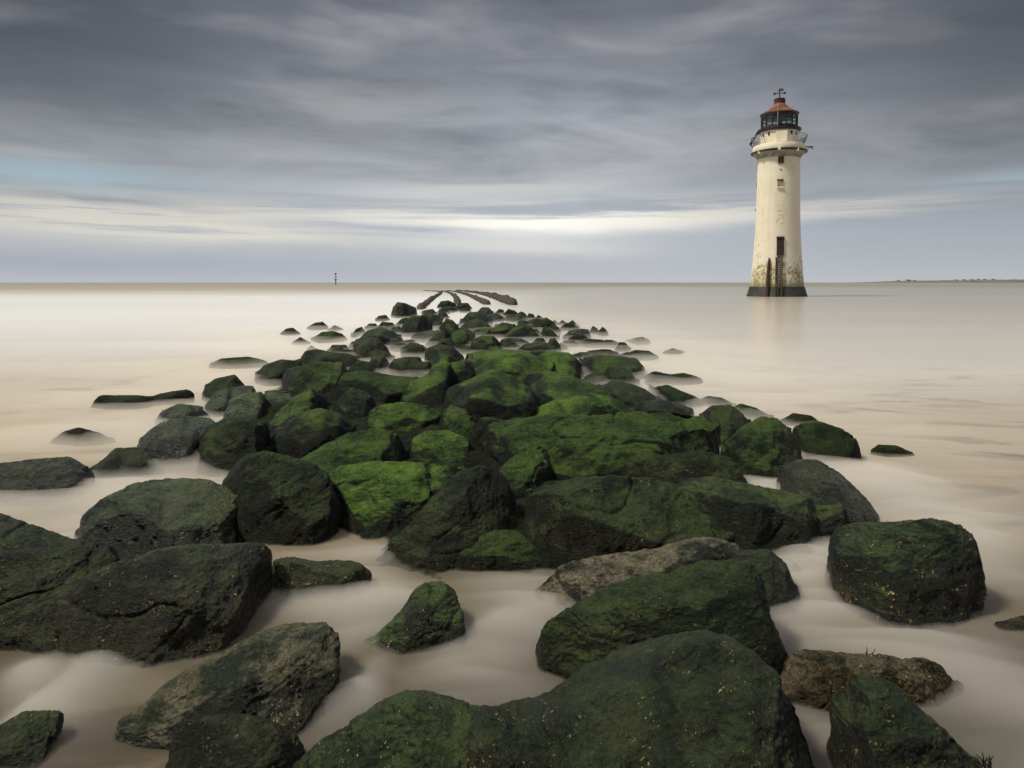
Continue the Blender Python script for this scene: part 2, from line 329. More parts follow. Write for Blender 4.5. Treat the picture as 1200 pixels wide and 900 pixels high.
# ------------------------------------------------------------------ rocks
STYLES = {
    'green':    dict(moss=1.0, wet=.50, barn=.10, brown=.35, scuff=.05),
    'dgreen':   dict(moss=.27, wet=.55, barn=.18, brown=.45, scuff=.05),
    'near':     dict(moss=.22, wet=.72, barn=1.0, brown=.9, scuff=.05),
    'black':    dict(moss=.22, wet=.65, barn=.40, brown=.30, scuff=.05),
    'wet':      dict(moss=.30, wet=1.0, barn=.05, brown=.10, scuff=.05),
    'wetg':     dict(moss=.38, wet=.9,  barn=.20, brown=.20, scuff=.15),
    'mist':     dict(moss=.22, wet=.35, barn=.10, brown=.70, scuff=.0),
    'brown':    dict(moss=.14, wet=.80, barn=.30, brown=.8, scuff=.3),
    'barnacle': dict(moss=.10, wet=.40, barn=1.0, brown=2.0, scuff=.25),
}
ROCKS = """
huge dark weedy boulder cut by the photo's left edge, highest of the near left rocks | -130,640 -100,612 -60,597 0,602 30,613 85,632 125,638 152,655 166,690 | 757 | black | .30 |
long dark slab with ochre speckled lower front, leaning against the huge left edge boulder | 56,738 62,705 85,690 110,672 140,658 165,652 190,642 230,637 270,637 292,635 312,641 320,652 320,676 313,700 300,722 | 777 | near | .22 | slope=22
broad grey topped boulder with a smooth wet sheen beside the white channel on the left | 86,628 100,605 120,585 160,566 180,562 210,560 240,561 262,570 283,582 290,602 284,632 | 662 | wetg | .55 | slope=24
low flat mossy rock tucked between the long slab and the central pool | 312,672 322,656 340,652 370,658 395,656 412,657 428,664 436,678 434,694 | 703 | near | .25 |
triangular mossy rock standing alone in the middle of the swirling brown pool | 424,760 440,745 462,725 478,707 485,692 500,682 518,681 535,695 545,715 548,740 546,760 | 768 | near | .35 | moss=.6
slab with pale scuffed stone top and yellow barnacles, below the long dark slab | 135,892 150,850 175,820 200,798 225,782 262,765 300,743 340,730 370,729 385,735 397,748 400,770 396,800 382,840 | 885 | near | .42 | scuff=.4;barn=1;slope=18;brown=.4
small dark hump pressed against the front of the pale topped slab | 192,905 197,870 205,855 235,843 262,836 290,836 320,845 350,865 358,900 | 945 | black | .25 |
little black rock in the bottom left corner, rounded and wet | -45,880 0,850 30,833 60,832 75,837 70,860 62,880 | 908 | black | .3 |
green mossy lobe of rock at the bottom edge, left of the widest speckled boulder | 335,908 360,880 400,855 432,833 460,815 485,808 510,812 545,823 580,836 620,862 650,915 | 1000 | near | .35 | moss=.35;barn=1
widest boulder of all, dark and flecked with yellow weed, filling the bottom centre | 520,905 545,850 565,829 600,822 640,815 660,800 700,775 740,757 780,745 820,738 850,745 880,765 905,790 920,815 945,860 968,890 975,930 | 1030 | near | .30 | moss=.18;barn=1;scuff=.0;brown=.4
tall humped mossy boulder rising directly behind the widest speckled one | 627,768 632,745 650,725 680,705 720,685 745,676 790,668 830,656 870,655 885,668 895,690 905,720 915,740 926,765 926,792 | 808 | dgreen | .30 | barn=.35
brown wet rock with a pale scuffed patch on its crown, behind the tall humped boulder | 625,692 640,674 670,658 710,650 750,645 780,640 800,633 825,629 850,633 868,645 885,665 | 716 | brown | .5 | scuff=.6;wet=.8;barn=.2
dark curved rock with a wet white gleam, between humped boulder and right channel | 840,665 860,645 900,643 920,660 930,685 941,712 | 722 | black | .35 | wet=.8
big blocky boulder standing alone on the right, with flat top and square corners | 966,718 970,690 970,650 974,625 985,616 1010,612 1050,611 1090,607 1115,612 1140,625 1158,645 1156,670 1150,695 1130,722 | 732 | near | .22 | moss=.35
steep dark boulder in the bottom right corner with a pointed top | 968,915 973,870 978,825 995,803 1010,791 1035,795 1052,805 1070,825 1100,850 1125,875 1152,912 | 985 | black | .28 | barn=.6
low sandy brown rock crusted with barnacles, between the widest boulder and corner boulder | 905,800 922,772 940,761 965,762 1000,766 1035,766 1050,772 1080,770 1110,785 1130,802 | 832 | barnacle | .25 |
drowned black rock barely showing at the right edge | 1165,732 1185,725 1200,721 1240,720 1265,734 | 741 | mist | .3 | moss=.03;wet=.6
massive rounded boulder with brown underside, above the brown wet scuffed rock | 603,645 605,612 615,590 640,570 680,558 715,557 760,560 800,570 835,580 860,595 872,615 870,636 | 662 | dgreen | .42 | brown=1;barn=.4
long sloping dark rock joined to the right of the massive brown bellied boulder | 780,580 800,562 830,558 870,566 900,572 940,580 975,590 990,605 986,622 950,636 | 643 | black | .35 | moss=.5
tall leaning boulder with a smooth flank running down left into the pool | 440,648 470,625 490,605 505,585 525,563 545,550 565,545 590,555 605,575 605,600 600,628 | 668 | dgreen | .28 | brown=.7
small triangular rock at the pool edge, under the leaning boulder | 514,662 530,645 550,628 580,619 605,622 625,640 640,658 | 669 | dgreen | .45 | brown=.7;moss=.4
flat topped light green slab left of the leaning boulder | 372,595 385,560 400,546 440,540 480,541 520,545 546,558 545,585 505,607 | 617 | green | .48 | slope=14;brown=.5
dark bulky boulder with shiny green crown, above the calm pool on the left | 257,595 262,560 285,535 310,528 340,535 370,545 388,560 398,585 402,610 | 622 | dgreen | .38 | wet=.5;brown=.4
ridged oval rock with streaked grey green top, above the flat topped slab | 322,572 350,540 380,522 410,507 440,502 465,510 476,530 470,552 | 575 | green | .6 | wet=.5;moss=.6
round flat pebble shaped rock with pale specks, in the pile's centre | 476,540 482,515 500,505 525,504 548,515 557,530 553,550 | 557 | green | .7 | slope=20
pale green rock like a tilted wedge beside the round speckled rock | 572,565 590,545 612,527 630,522 645,530 650,548 648,570 | 583 | green | .55 | moss=.8
longest boulder in the pile, a wide mossy bar with dark shadowed front | 558,525 565,500 590,492 625,488 660,485 700,487 740,482 780,482 810,487 830,495 845,510 842,540 | 563 | green | .22 | moss=.55;barn=.3
low yellow green rock with cracked top, right under the longest boulder | 718,565 725,540 745,530 780,533 820,528 850,535 872,550 884,570 | 580 | dgreen | .5 | barn=.5;brown=.5
vivid green humped rock resting just above the longest boulder | 612,492 630,478 660,465 690,460 715,465 740,478 750,490 | 507 | green | .5 |
small bright knob of moss left of the vivid humped rock | 578,497 590,485 605,480 618,484 624,495 | 508 | green | .5 |
large boulder with bright green roof over a black hollow face | 518,480 525,455 550,445 575,433 600,440 620,455 634,475 630,494 | 502 | green | .42 | face=1
smooth pale green boulder right of the black hollow face | 612,460 620,440 640,434 670,441 700,452 720,462 728,474 | 486 | green | .6 | moss=.8
bright ledge rock with a raised lump at its back, left of the hollow faced boulder | 466,468 475,450 500,440 510,427 535,424 553,422 558,440 550,458 528,470 | 478 | green | .62 |
rounded green boulder with a lit rear rim, above the round speckled rock | 423,510 430,485 445,475 470,471 500,475 518,485 524,502 | 512 | green | .5 |
dark sloping rock filling the gap under the hollow faced boulder | 513,508 518,485 528,474 545,480 560,497 567,512 | 523 | green | .4 | moss=.6
domed mossy boulder with black front, left of the ridged oval rock | 310,532 320,505 345,485 375,478 400,485 415,500 422,520 | 538 | green | .35 | moss=.7
bright yellow green pyramid rock on the left half of the pile | 383,490 400,465 412,454 430,460 445,475 442,490 | 497 | green | .45 |
long black fronted bar of rock behind the yellow green pyramid | 390,466 400,438 425,434 460,440 490,442 502,452 490,470 | 477 | green | .28 | moss=.55
slanting striped rock with a silver green flank, left of the pyramid | 305,510 325,485 345,465 365,455 378,460 384,477 375,495 | 508 | green | .6 | wet=.6;moss=.7
dark square shouldered boulder facing the white channel on the left | 222,530 245,500 265,490 290,487 310,495 320,515 316,542 | 548 | dgreen | .3 |
glistening grey boulder at the left end of the pile, sheeted with water | 160,528 175,505 190,495 215,487 245,490 263,505 258,530 235,540 | 544 | wet | .5 | slope=20
wet grey green slab with a white streak across its middle, left pile edge | 260,495 268,470 285,462 320,457 347,460 342,477 312,488 | 498 | wet | .45 | moss=.6
silver grey flat rock washed by white foam on the left pile edge | 238,478 255,458 280,452 300,452 297,467 272,480 | 485 | wet | .75 | slope=14
blunt dark boulder above the silver grey flat rock, outermost left | 236,468 240,452 255,443 275,439 285,450 292,460 | 470 | dgreen | .4 |
pale misted rock between the blunt dark boulder and glistening grey boulder | 181,498 190,482 210,473 235,476 247,492 | 503 | wet | .5 | moss=.5
low black rock emerging from white water in front of the glistening boulder | 102,553 120,540 137,525 160,524 180,530 197,548 | 557 | black | .45 | wet=.6
long wet black rock at the left edge with silver ripples on its top | -45,572 0,543 40,538 80,535 98,545 112,562 102,575 | 585 | wet | .4 | moss=.15
faint rounded rock lost in mist, above the long wet left edge rock | 58,520 75,506 92,501 115,507 136,518 | 522 | mist | .5 |
low dark rock with a thin tail pointing right, out in the left water | 106,476 118,463 135,463 160,463 175,465 200,459 228,455 222,462 180,475 | 479 | mist | .4 |
narrow flat rock like a floating log in pale water left of the pile | 245,429 260,420 290,418 305,421 319,428 | 432 | mist | .4 | moss=.35
dim grey green mound behind the blunt dark boulder, touching white water | 298,441 310,428 330,421 350,423 357,440 | 448 | dgreen | .5 |
green square ended rock at the pile's upper left corner | 350,428 355,412 370,409 390,413 410,415 422,428 | 434 | dgreen | .45 |
small green cap rock peeking over the square ended rock | 382,413 390,404 405,404 412,413 | 416 | dgreen | .45 |
wide grey green shelf rock under the square ended rock | 330,448 340,432 370,424 400,424 412,436 408,453 | 467 | dgreen | .55 | wet=.5;moss=.7
small pyramid of green on the wide grey shelf rock's right end | 403,437 420,422 432,424 442,437 | 445 | green | .5 | moss=.6
green knob just left of the white gap in the upper pile | 428,432 438,416 450,417 460,430 | 436 | dgreen | .4 |
brown tipped double hump beside the white gap in the upper pile | 453,432 462,421 475,418 490,418 498,426 494,437 | 440 | dgreen | .5 |
dark brown wedge rock leaning right, standing in foam at upper left | 413,407 425,394 440,393 455,410 458,418 | 421 | black | .35 | brown=.6
broad grey mound behind the dark brown wedge | 415,404 430,388 445,383 460,388 472,397 | 411 | dgreen | .5 | moss=.5
small purple brown hump right of the broad grey mound | 445,404 455,396 468,395 476,402 | 408 | mist | .4 |
flat drowned rock in foam below the shining washed slab | 468,411 480,403 495,404 505,412 | 415 | mist | .4 |
big smooth green boulder at the head of the pile, beside the dark block | 469,392 475,375 485,370 500,369 508,380 507,390 | 395 | dgreen | .3 |
dark angular block standing clear in white water at the head of the pile | 458,370 461,360 466,354 474,355 481,358 488,361 489,369 | 373 | black | .3 |
tiny brown cap left of the dark angular block | 439,375 444,370 452,369 457,374 | 377 | mist | .4 |
tiny brown cap alone in mist, furthest left of the upper scatter | 328,391 336,385 343,384 352,391 | 393 | mist | .4 |
pointed brown cap beside a pale twin in the mist | 359,384 370,378 378,377 385,384 | 387 | mist | .4 |
pale ghostly twin to the right of a pointed brown cap | 384,387 392,381 403,386 | 388 | mist | .5 |
low brown cap sinking in mist, left of the larger misty mound | 341,402 352,395 364,402 | 404 | mist | .4 |
larger misty mound with a dark crest, off the pile's upper left | 364,398 378,389 390,388 400,391 407,397 | 402 | mist | .45 | moss=.35
leaning brown tooth of rock in mist near the broad grey mound | 411,393 418,385 424,383 428,389 | 396 | mist | .4 |
small brown lump in foam left of the big smooth green boulder | 427,384 433,379 440,379 444,385 | 387 | mist | .4 |
pale flat rock blurred by foam near the small brown lump | 441,385 448,377 460,378 464,385 | 388 | mist | .5 |
barely visible cap under foam below the larger misty mound | 359,409 365,405 374,410 | 411 | mist | .5 |
grey misted mound below the dark angular block | 462,382 470,374 477,372 482,379 | 384 | mist | .4 | moss=.4
squat grey rock tucked left of the big smooth green boulder | 457,390 460,383 468,382 474,388 | 393 | dgreen | .4 |
small dark dome in front of the leftmost curved stone row | 495,369 500,363 507,362 513,368 | 371 | dgreen | .4 |
dark little peak right of the small dome near the stone rows | 512,371 516,364 521,365 527,372 | 374 | dgreen | .4 |
wide dark back of rock behind the big smooth green boulder | 497,374 503,368 513,369 520,374 518,382 | 385 | dgreen | .35 |
bright green slope at the upper centre beside the wide dark back | 515,386 523,373 530,375 538,383 537,391 | 395 | green | .5 | moss=.7
grey brown dome nearest the stone rows, second from their left | 512,360 517,353 525,352 532,355 535,360 | 362 | mist | .4 | moss=.3
half sunk brown rock in front of the grey brown dome | 514,365 520,359 530,359 537,364 | 367 | mist | .4 | moss=.3
pale stony patch right of the grey brown dome | 532,362 538,355 548,355 553,361 | 364 | mist | .5 |
shining slab washed with white water at the upper pile | 478,399 490,390 505,387 517,388 514,398 | 402 | wet | .7 | slope=12
black slanting rock right of the shining washed slab | 498,404 510,392 522,384 530,392 528,402 | 408 | black | .4 |
dark hollow boulder with green lip at upper centre | 523,397 532,387 545,385 557,390 555,402 | 410 | green | .3 | moss=.5
dark green triangular roof above the white gap | 508,409 518,397 526,396 538,406 | 414 | dgreen | .4 |
pale cap in foam left of the black slanting rock | 474,403 482,398 489,403 | 405 | mist | .5 |
bulging green boulder forming the right bank of the white gap | 497,423 500,408 515,403 530,406 541,416 545,426 | 430 | dgreen | .45 |
bright mossy ramp below the bulging green boulder | 498,433 505,420 520,414 535,420 540,430 | 438 | green | .55 |
dark hump just behind the pile, below the third stone row | 556,369 565,360 572,360 579,367 | 373 | dgreen | .4 |
long low grey rock left of the dark hump at the pile's head | 538,378 550,366 562,365 573,372 578,380 | 384 | dgreen | .4 |
dark rounded rock right of the long low grey rock | 569,375 575,367 583,367 594,374 | 378 | dgreen | .4 |
tiny black knob in foam below the rightmost stone row | 580,367 585,362 590,363 591,368 | 369 | black | .4 |
small grey cap beside the tiny black knob | 589,369 596,362 603,364 609,369 | 372 | mist | .4 |
tall brown thumb of rock at the head's right side | 592,376 605,370 610,365 614,366 618,374 | 378 | black | .4 | brown=.6
dark saddle shaped rock in the middle of the upper pile | 540,386 548,376 560,373 570,378 578,386 | 390 | dgreen | .4 |
large dark green mound on the upper right with foam at its foot | 588,397 600,386 612,378 622,384 630,392 636,397 | 401 | dgreen | .4 | moss=.8
ridge of green leading up to the large dark green mound | 568,394 580,383 595,379 606,380 602,391 | 397 | green | .4 | moss=.6
small bright tuft of moss in the upper centre | 550,394 560,386 575,384 587,390 | 398 | green | .5 |
rounded mossy boulder with dark right side, centre of the upper pile | 548,411 555,398 565,393 578,394 587,402 585,412 | 417 | green | .45 | moss=.7
dark peaked rock right of the rounded mossy boulder | 581,408 588,398 595,396 603,401 610,408 | 413 | dgreen | .4 |
flat dark green rock above the bright broad back | 605,413 615,403 630,401 648,403 658,414 | 420 | dgreen | .4 |
small grey green gable between rounded boulder and bright broad back | 565,416 575,404 586,407 597,414 | 420 | green | .5 | moss=.6
bright broad back of moss crossing the upper centre of the pile | 543,429 548,415 565,411 590,409 610,411 630,418 645,425 653,434 | 453 | green | .5 |
yellow green ridge with a black right end, on the upper right | 618,424 640,412 665,413 675,420 683,430 684,443 | 448 | green | .35 |
grey sided wedge under the bright broad back | 575,443 590,426 615,421 640,429 657,443 | 458 | green | .5 | wet=.5;moss=.6
tiny faint lump touching open water on the right head | 616,373 620,367 625,368 627,373 | 375 | mist | .4 |
faint flat lump next to a tiny faint one at the right head | 627,373 631,369 637,373 | 375 | mist | .5 |
brown peak with foam round it, right of the large dark green mound | 623,384 632,375 640,372 648,377 652,384 | 388 | mist | .4 | moss=.4
little stub in foam left of the brown peak | 619,380 624,376 629,380 | 382 | mist | .5 |
small cap behind the brown peak's right shoulder | 644,379 650,375 654,379 | 381 | mist | .4 |
upright dark tooth of rock with a sheer left side | 634,396 636,383 640,382 648,388 656,396 | 400 | black | .3 |
misty hump right of the upright dark tooth | 641,386 648,379 655,384 658,390 | 392 | mist | .4 |
left one of two small caps above the flat glossy block | 653,380 659,375 665,379 | 382 | mist | .4 |
right one of two small caps above the flat glossy block | 665,379 671,375 678,382 | 384 | mist | .4 |
smooth mound just above the flat glossy block | 654,386 663,379 670,378 679,385 | 388 | mist | .4 | moss=.4
flat glossy block with a square right end | 659,396 668,387 680,385 691,386 693,396 | 400 | wet | .4 | moss=.3
brown left half of a pair of peaks in the right hand mist | 690,389 695,382 700,385 703,391 | 392 | mist | .4 |
brown right half of a pair of peaks in the right hand mist | 699,391 706,383 710,386 713,392 | 394 | mist | .4 |
curved drowned rock below the flat glossy block | 656,404 662,399 672,399 683,405 | 407 | mist | .4 |
long drowned rock fading right, below the flat glossy block | 672,402 690,397 705,398 718,406 | 408 | mist | .4 |
grey gable rock behind the yellow green ridge | 620,405 630,396 636,396 643,404 | 408 | dgreen | .4 |
grey rounded rock at the back of the yellow green ridge | 638,408 645,397 650,396 656,404 658,414 | 417 | dgreen | .35 | moss=.4
brown flat topped rock with square end in right foam | 678,419 690,411 708,409 710,417 | 421 | mist | .3 | moss=.4
little dome like a seal's head in right foam | 720,410 726,401 732,401 740,409 | 413 | mist | .4 |
big dark smooth whaleback on the upper right of the pile | 678,430 687,419 700,416 725,417 745,420 752,427 756,439 | 444 | dgreen | .3 | moss=.5
craggy black rock with jagged crest, below the dark whaleback | 705,446 713,429 722,431 730,430 740,438 750,450 | 454 | black | .3 |
dim cap in tan water, upper of the right hand stragglers | 733,399 745,396 753,395 760,398 762,403 | 405 | mist | .4 |
low dark straggler behind the whaleback in tan mist | 728,417 745,410 760,411 769,417 772,421 | 423 | mist | .4 |
lone faint peak farthest right in the upper tan water | 776,413 788,408 802,412 | 415 | mist | .4 |
long misty reef with two humps, right of the whaleback | 752,442 767,435 785,439 800,437 815,441 824,447 | 452 | mist | .4 |
sand coloured low cap in front of the two humped reef | 755,449 764,442 777,448 | 453 | mist | .5 |
dark brown mound trailing into mist below the two humped reef | 760,459 770,453 782,451 795,457 815,465 828,475 | 480 | mist | .4 | moss=.4
dark green rock descending right from the craggy black rock | 698,456 720,445 740,450 755,456 770,466 777,476 | 484 | dgreen | .4 |
thin drowned ledge right of the dark brown mound | 817,470 830,464 845,466 863,475 | 478 | mist | .4 |
small green block at the upper right corner of the longest boulder | 738,484 755,470 775,468 800,474 812,482 814,495 | 500 | dgreen | .4 |
blunt green topped rock between longest boulder and the large rounded right boulder | 815,510 822,485 835,475 855,474 870,485 882,503 | 518 | dgreen | .35 | barn=.3
narrow dark rock lying behind the blunt green topped rock | 848,484 868,473 885,478 907,490 | 495 | mist | .4 | moss=.4
large rounded dark boulder on the pile's right edge with foam at its base | 841,545 850,520 870,500 893,488 910,490 925,505 938,525 943,546 | 558 | dgreen | .4 | moss=.5;barn=.4
brown humped boulder out in mist, right of the large rounded dark one | 920,508 940,496 960,494 985,502 1000,512 1010,528 1012,540 | 546 | mist | .45 | moss=.3
small dark rock peeping over the brown humped boulder | 913,494 930,484 950,487 962,496 | 500 | mist | .4 |
grey boulder streaked with white foam, sloping down toward the square right boulder | 908,575 915,550 935,538 955,538 980,552 1000,570 1020,590 1032,608 | 615 | wet | .45 | moss=.2;brown=.4
lone smooth dark hump in tan water on the far right | 1019,530 1030,521 1050,522 1072,532 | 536 | mist | .4 |
"""

def rock_solid(top, base, crest, slope):
    """closed grid for one boulder; its outline gets a distance, a front, a sloping top and a back"""
    top = np.array(top, float)
    seg = np.r_[0, np.cumsum(np.linalg.norm(np.diff(top, axis=0), axis=1))]
    N = 30
    s = np.linspace(0, seg[-1], N)
    tx, ty = np.interp(s, seg, top[:, 0]), np.interp(s, seg, top[:, 1])
    x0, x1, y0, y1 = tx[0], tx[-1], ty[0], ty[-1]
    secs, Hmax = [], 0.0
    tb, tf = math.tan(R(66)), math.tan(R(slope))
    dm = depth_on(base)
    wid = (tx.max() - tx.min()) / F_PX * dm
    ph = RNG.uniform(0, 6.28)
    for i in range(N):
        u = min(1, max(0, (tx[i] - x0) / (x1 - x0)))
        lin_y = y0 + (y1 - y0) * u
        shp = max(0.0, 1 - (2 * u - 1) ** 2) ** 0.38
        yb = max(lin_y + (base - lin_y) * shp, ty[i] + 0.6)
        D = depth_on(yb)
        c = crest * (1 + 0.25 * math.sin(ph + 5 * u)) 
        yc = ty[i] + c * (yb - ty[i])
        rz_c, rz_t = ray(0, yc)[1], ray(0, ty[i])[1]
        dc = (H_CAM + D * tb) / (tb - rz_c)
        zc = H_CAM + dc * rz_c
        dt = (H_CAM - zc + dc * tf) / (tf - rz_t)
        dt = min(dt, dc + 1.1 * wid)
        zt = H_CAM + dt * rz_t
        H = max(zt, 0.02); Hmax = max(Hmax, H)
        th = (0.16 + 0.34 * shp) * min(wid, 2.2 * max(H, 0.1 * wid))
        f0 = at(tx[i], yb, D); c0 = at(tx[i], yc, dc); t0 = at(tx[i], ty[i], dt)
        secs.append([Vector((f0.x, D - 0.06 * wid * shp, -0.30)), Vector((f0.x, D, 0.0)),
                     Vector((f0.x * .5 + c0.x * .5, D * .6 + dc * .4 - 0.03 * wid * shp, zc * .5)), c0, t0,
                     Vector((t0.x, dt + th * .55, zt - 0.18 * H)), Vector((t0.x, dt + th, -0.30))])
    K = len(secs[0])
    verts = [v for sct in secs for v in sct]
    faces = []
    for i in range(N - 1):
        for k in range(K):
            a, b = i * K + k, i * K + (k + 1) % K
            faces.append((a, a + K, b + K, b))
    faces.append(tuple(range(K)))
    faces.append(tuple((N - 1) * K + k for k in reversed(range(K))))
    return verts, faces, wid, Hmax, dm

rock_objs, FOOT = [], []
for line in ROCKS.strip().splitlines():
    label, pts, base, style, crest, extra = [q.strip() for q in line.split('|')]
    pts = [tuple(map(float, q.split(','))) for q in pts.split()]
    base = float(base)
    if style != 'mist' and 420 < base < 660:
        base += 0.16 * (base - min(q[1] for q in pts))
    p = dict(STYLES[style])
    p.update(pts=pts, face=0.0, slope=(20.0 if style == 'green' else 27.0), rough=1.0)
    for kv in filter(None, extra.split(';')):
        k, v = kv.split('=')
        p[k.strip()] = float(v)
    v, f, wid, H, D = rock_solid(pts, base, float(crest), p['slope'])
    me = mesh_from(v, f, 'boulder')
    bm = bmesh.new(); bm.from_mesh(me)
    bmesh.ops.recalc_face_normals(bm, faces=bm.faces); bm.to_mesh(me); bm.free()
    o = bpy.data.objects.new('boulder', me)
    COL.objects.link(o)
    vox = max(0.007, min(D * (2.0 if D < 6.5 else 2.8) / F_PX, wid / 26.0))
    rm = o.modifiers.new('r', 'REMESH'); rm.mode = 'VOXEL'; rm.voxel_size = vox
    sm = o.modifiers.new('s', 'SMOOTH'); sm.factor = 0.5
    sm.iterations = int(min(90, max(3, 2.0 * (0.020 * wid / vox) ** 2)))
    va = np.array([tuple(q) for q in v])
    rock_objs.append((o, wid, H, D, vox, p, label, (va.min(0), va.max(0))))
    xs = [q.x for q in v]; ys = [q.y for q in v]
    FOOT.append((sum(xs) / len(xs), sum(ys) / len(ys), (max(xs) - min(xs)) / 2, (max(ys) - min(ys)) / 2, H))

# small stones between the traced ones at the narrowing head of the pile
ZONE = [(505, 362), (600, 366), (690, 392), (760, 428), (720, 452), (560, 440), (430, 446), (345, 432), (420, 398), (465, 385)]
def in_zone(x, y):
    c_ = False
    for i in range(len(ZONE)):
        x1, y1 = ZONE[i - 1]; x2, y2 = ZONE[i]
        if (y1 > y) != (y2 > y) and x < (x2 - x1) * (y - y1) / (y2 - y1) + x1:
            c_ = not c_
    return c_
fr = random.Random(5)
FILL = []
while len(FILL) < 95:
    x, y = fr.uniform(345, 760), fr.uniform(362, 452)
    if not in_zone(x, y):
        continue
    wpx = (10 + (y - 360) * 0.28) * fr.uniform(.75, 1.35); hpx = wpx * fr.uniform(.26, .40)
    sk = fr.uniform(-.2, .2)
    pts = [(x - wpx * .5, y - .6), (x - wpx * .38, y - hpx * .62), (x + wpx * (sk - .12), y - hpx), (x + wpx * (sk + .14), y - hpx * .96), (x + wpx * .40, y - hpx * .5), (x + wpx * .5, y - .6)]
    FILL.append((pts, y + hpx * .35))
for pts, base in FILL:
    v, f, wid, H, D = rock_solid(pts, base, .4, 27)
    me = mesh_from(v, f, 'boulder')
    bm = bmesh.new(); bm.from_mesh(me)
    bmesh.ops.recalc_face_normals(bm, faces=bm.faces); bm.to_mesh(me); bm.free()
    o = bpy.data.objects.new('boulder', me)
    COL.objects.link(o)
    vox = max(0.008, min(D * 3.2 / F_PX, wid / 22.0))
    rm = o.modifiers.new('r', 'REMESH'); rm.mode = 'VOXEL'; rm.voxel_size = vox
    sm = o.modifiers.new('s', 'SMOOTH'); sm.factor = 0.5; sm.iterations = 5
    p = dict(STYLES[fr.choice(['dgreen', 'dgreen', 'black', 'mist'])]); p.update(pts=pts, face=0.0, slope=27.0)
    va = np.array([tuple(q) for q in v])
    rock_objs.append((o, wid, H, D, vox, p, 'small dark rock wedged low between larger ones in the foam washed head of the pile', (va.min(0), va.max(0))))

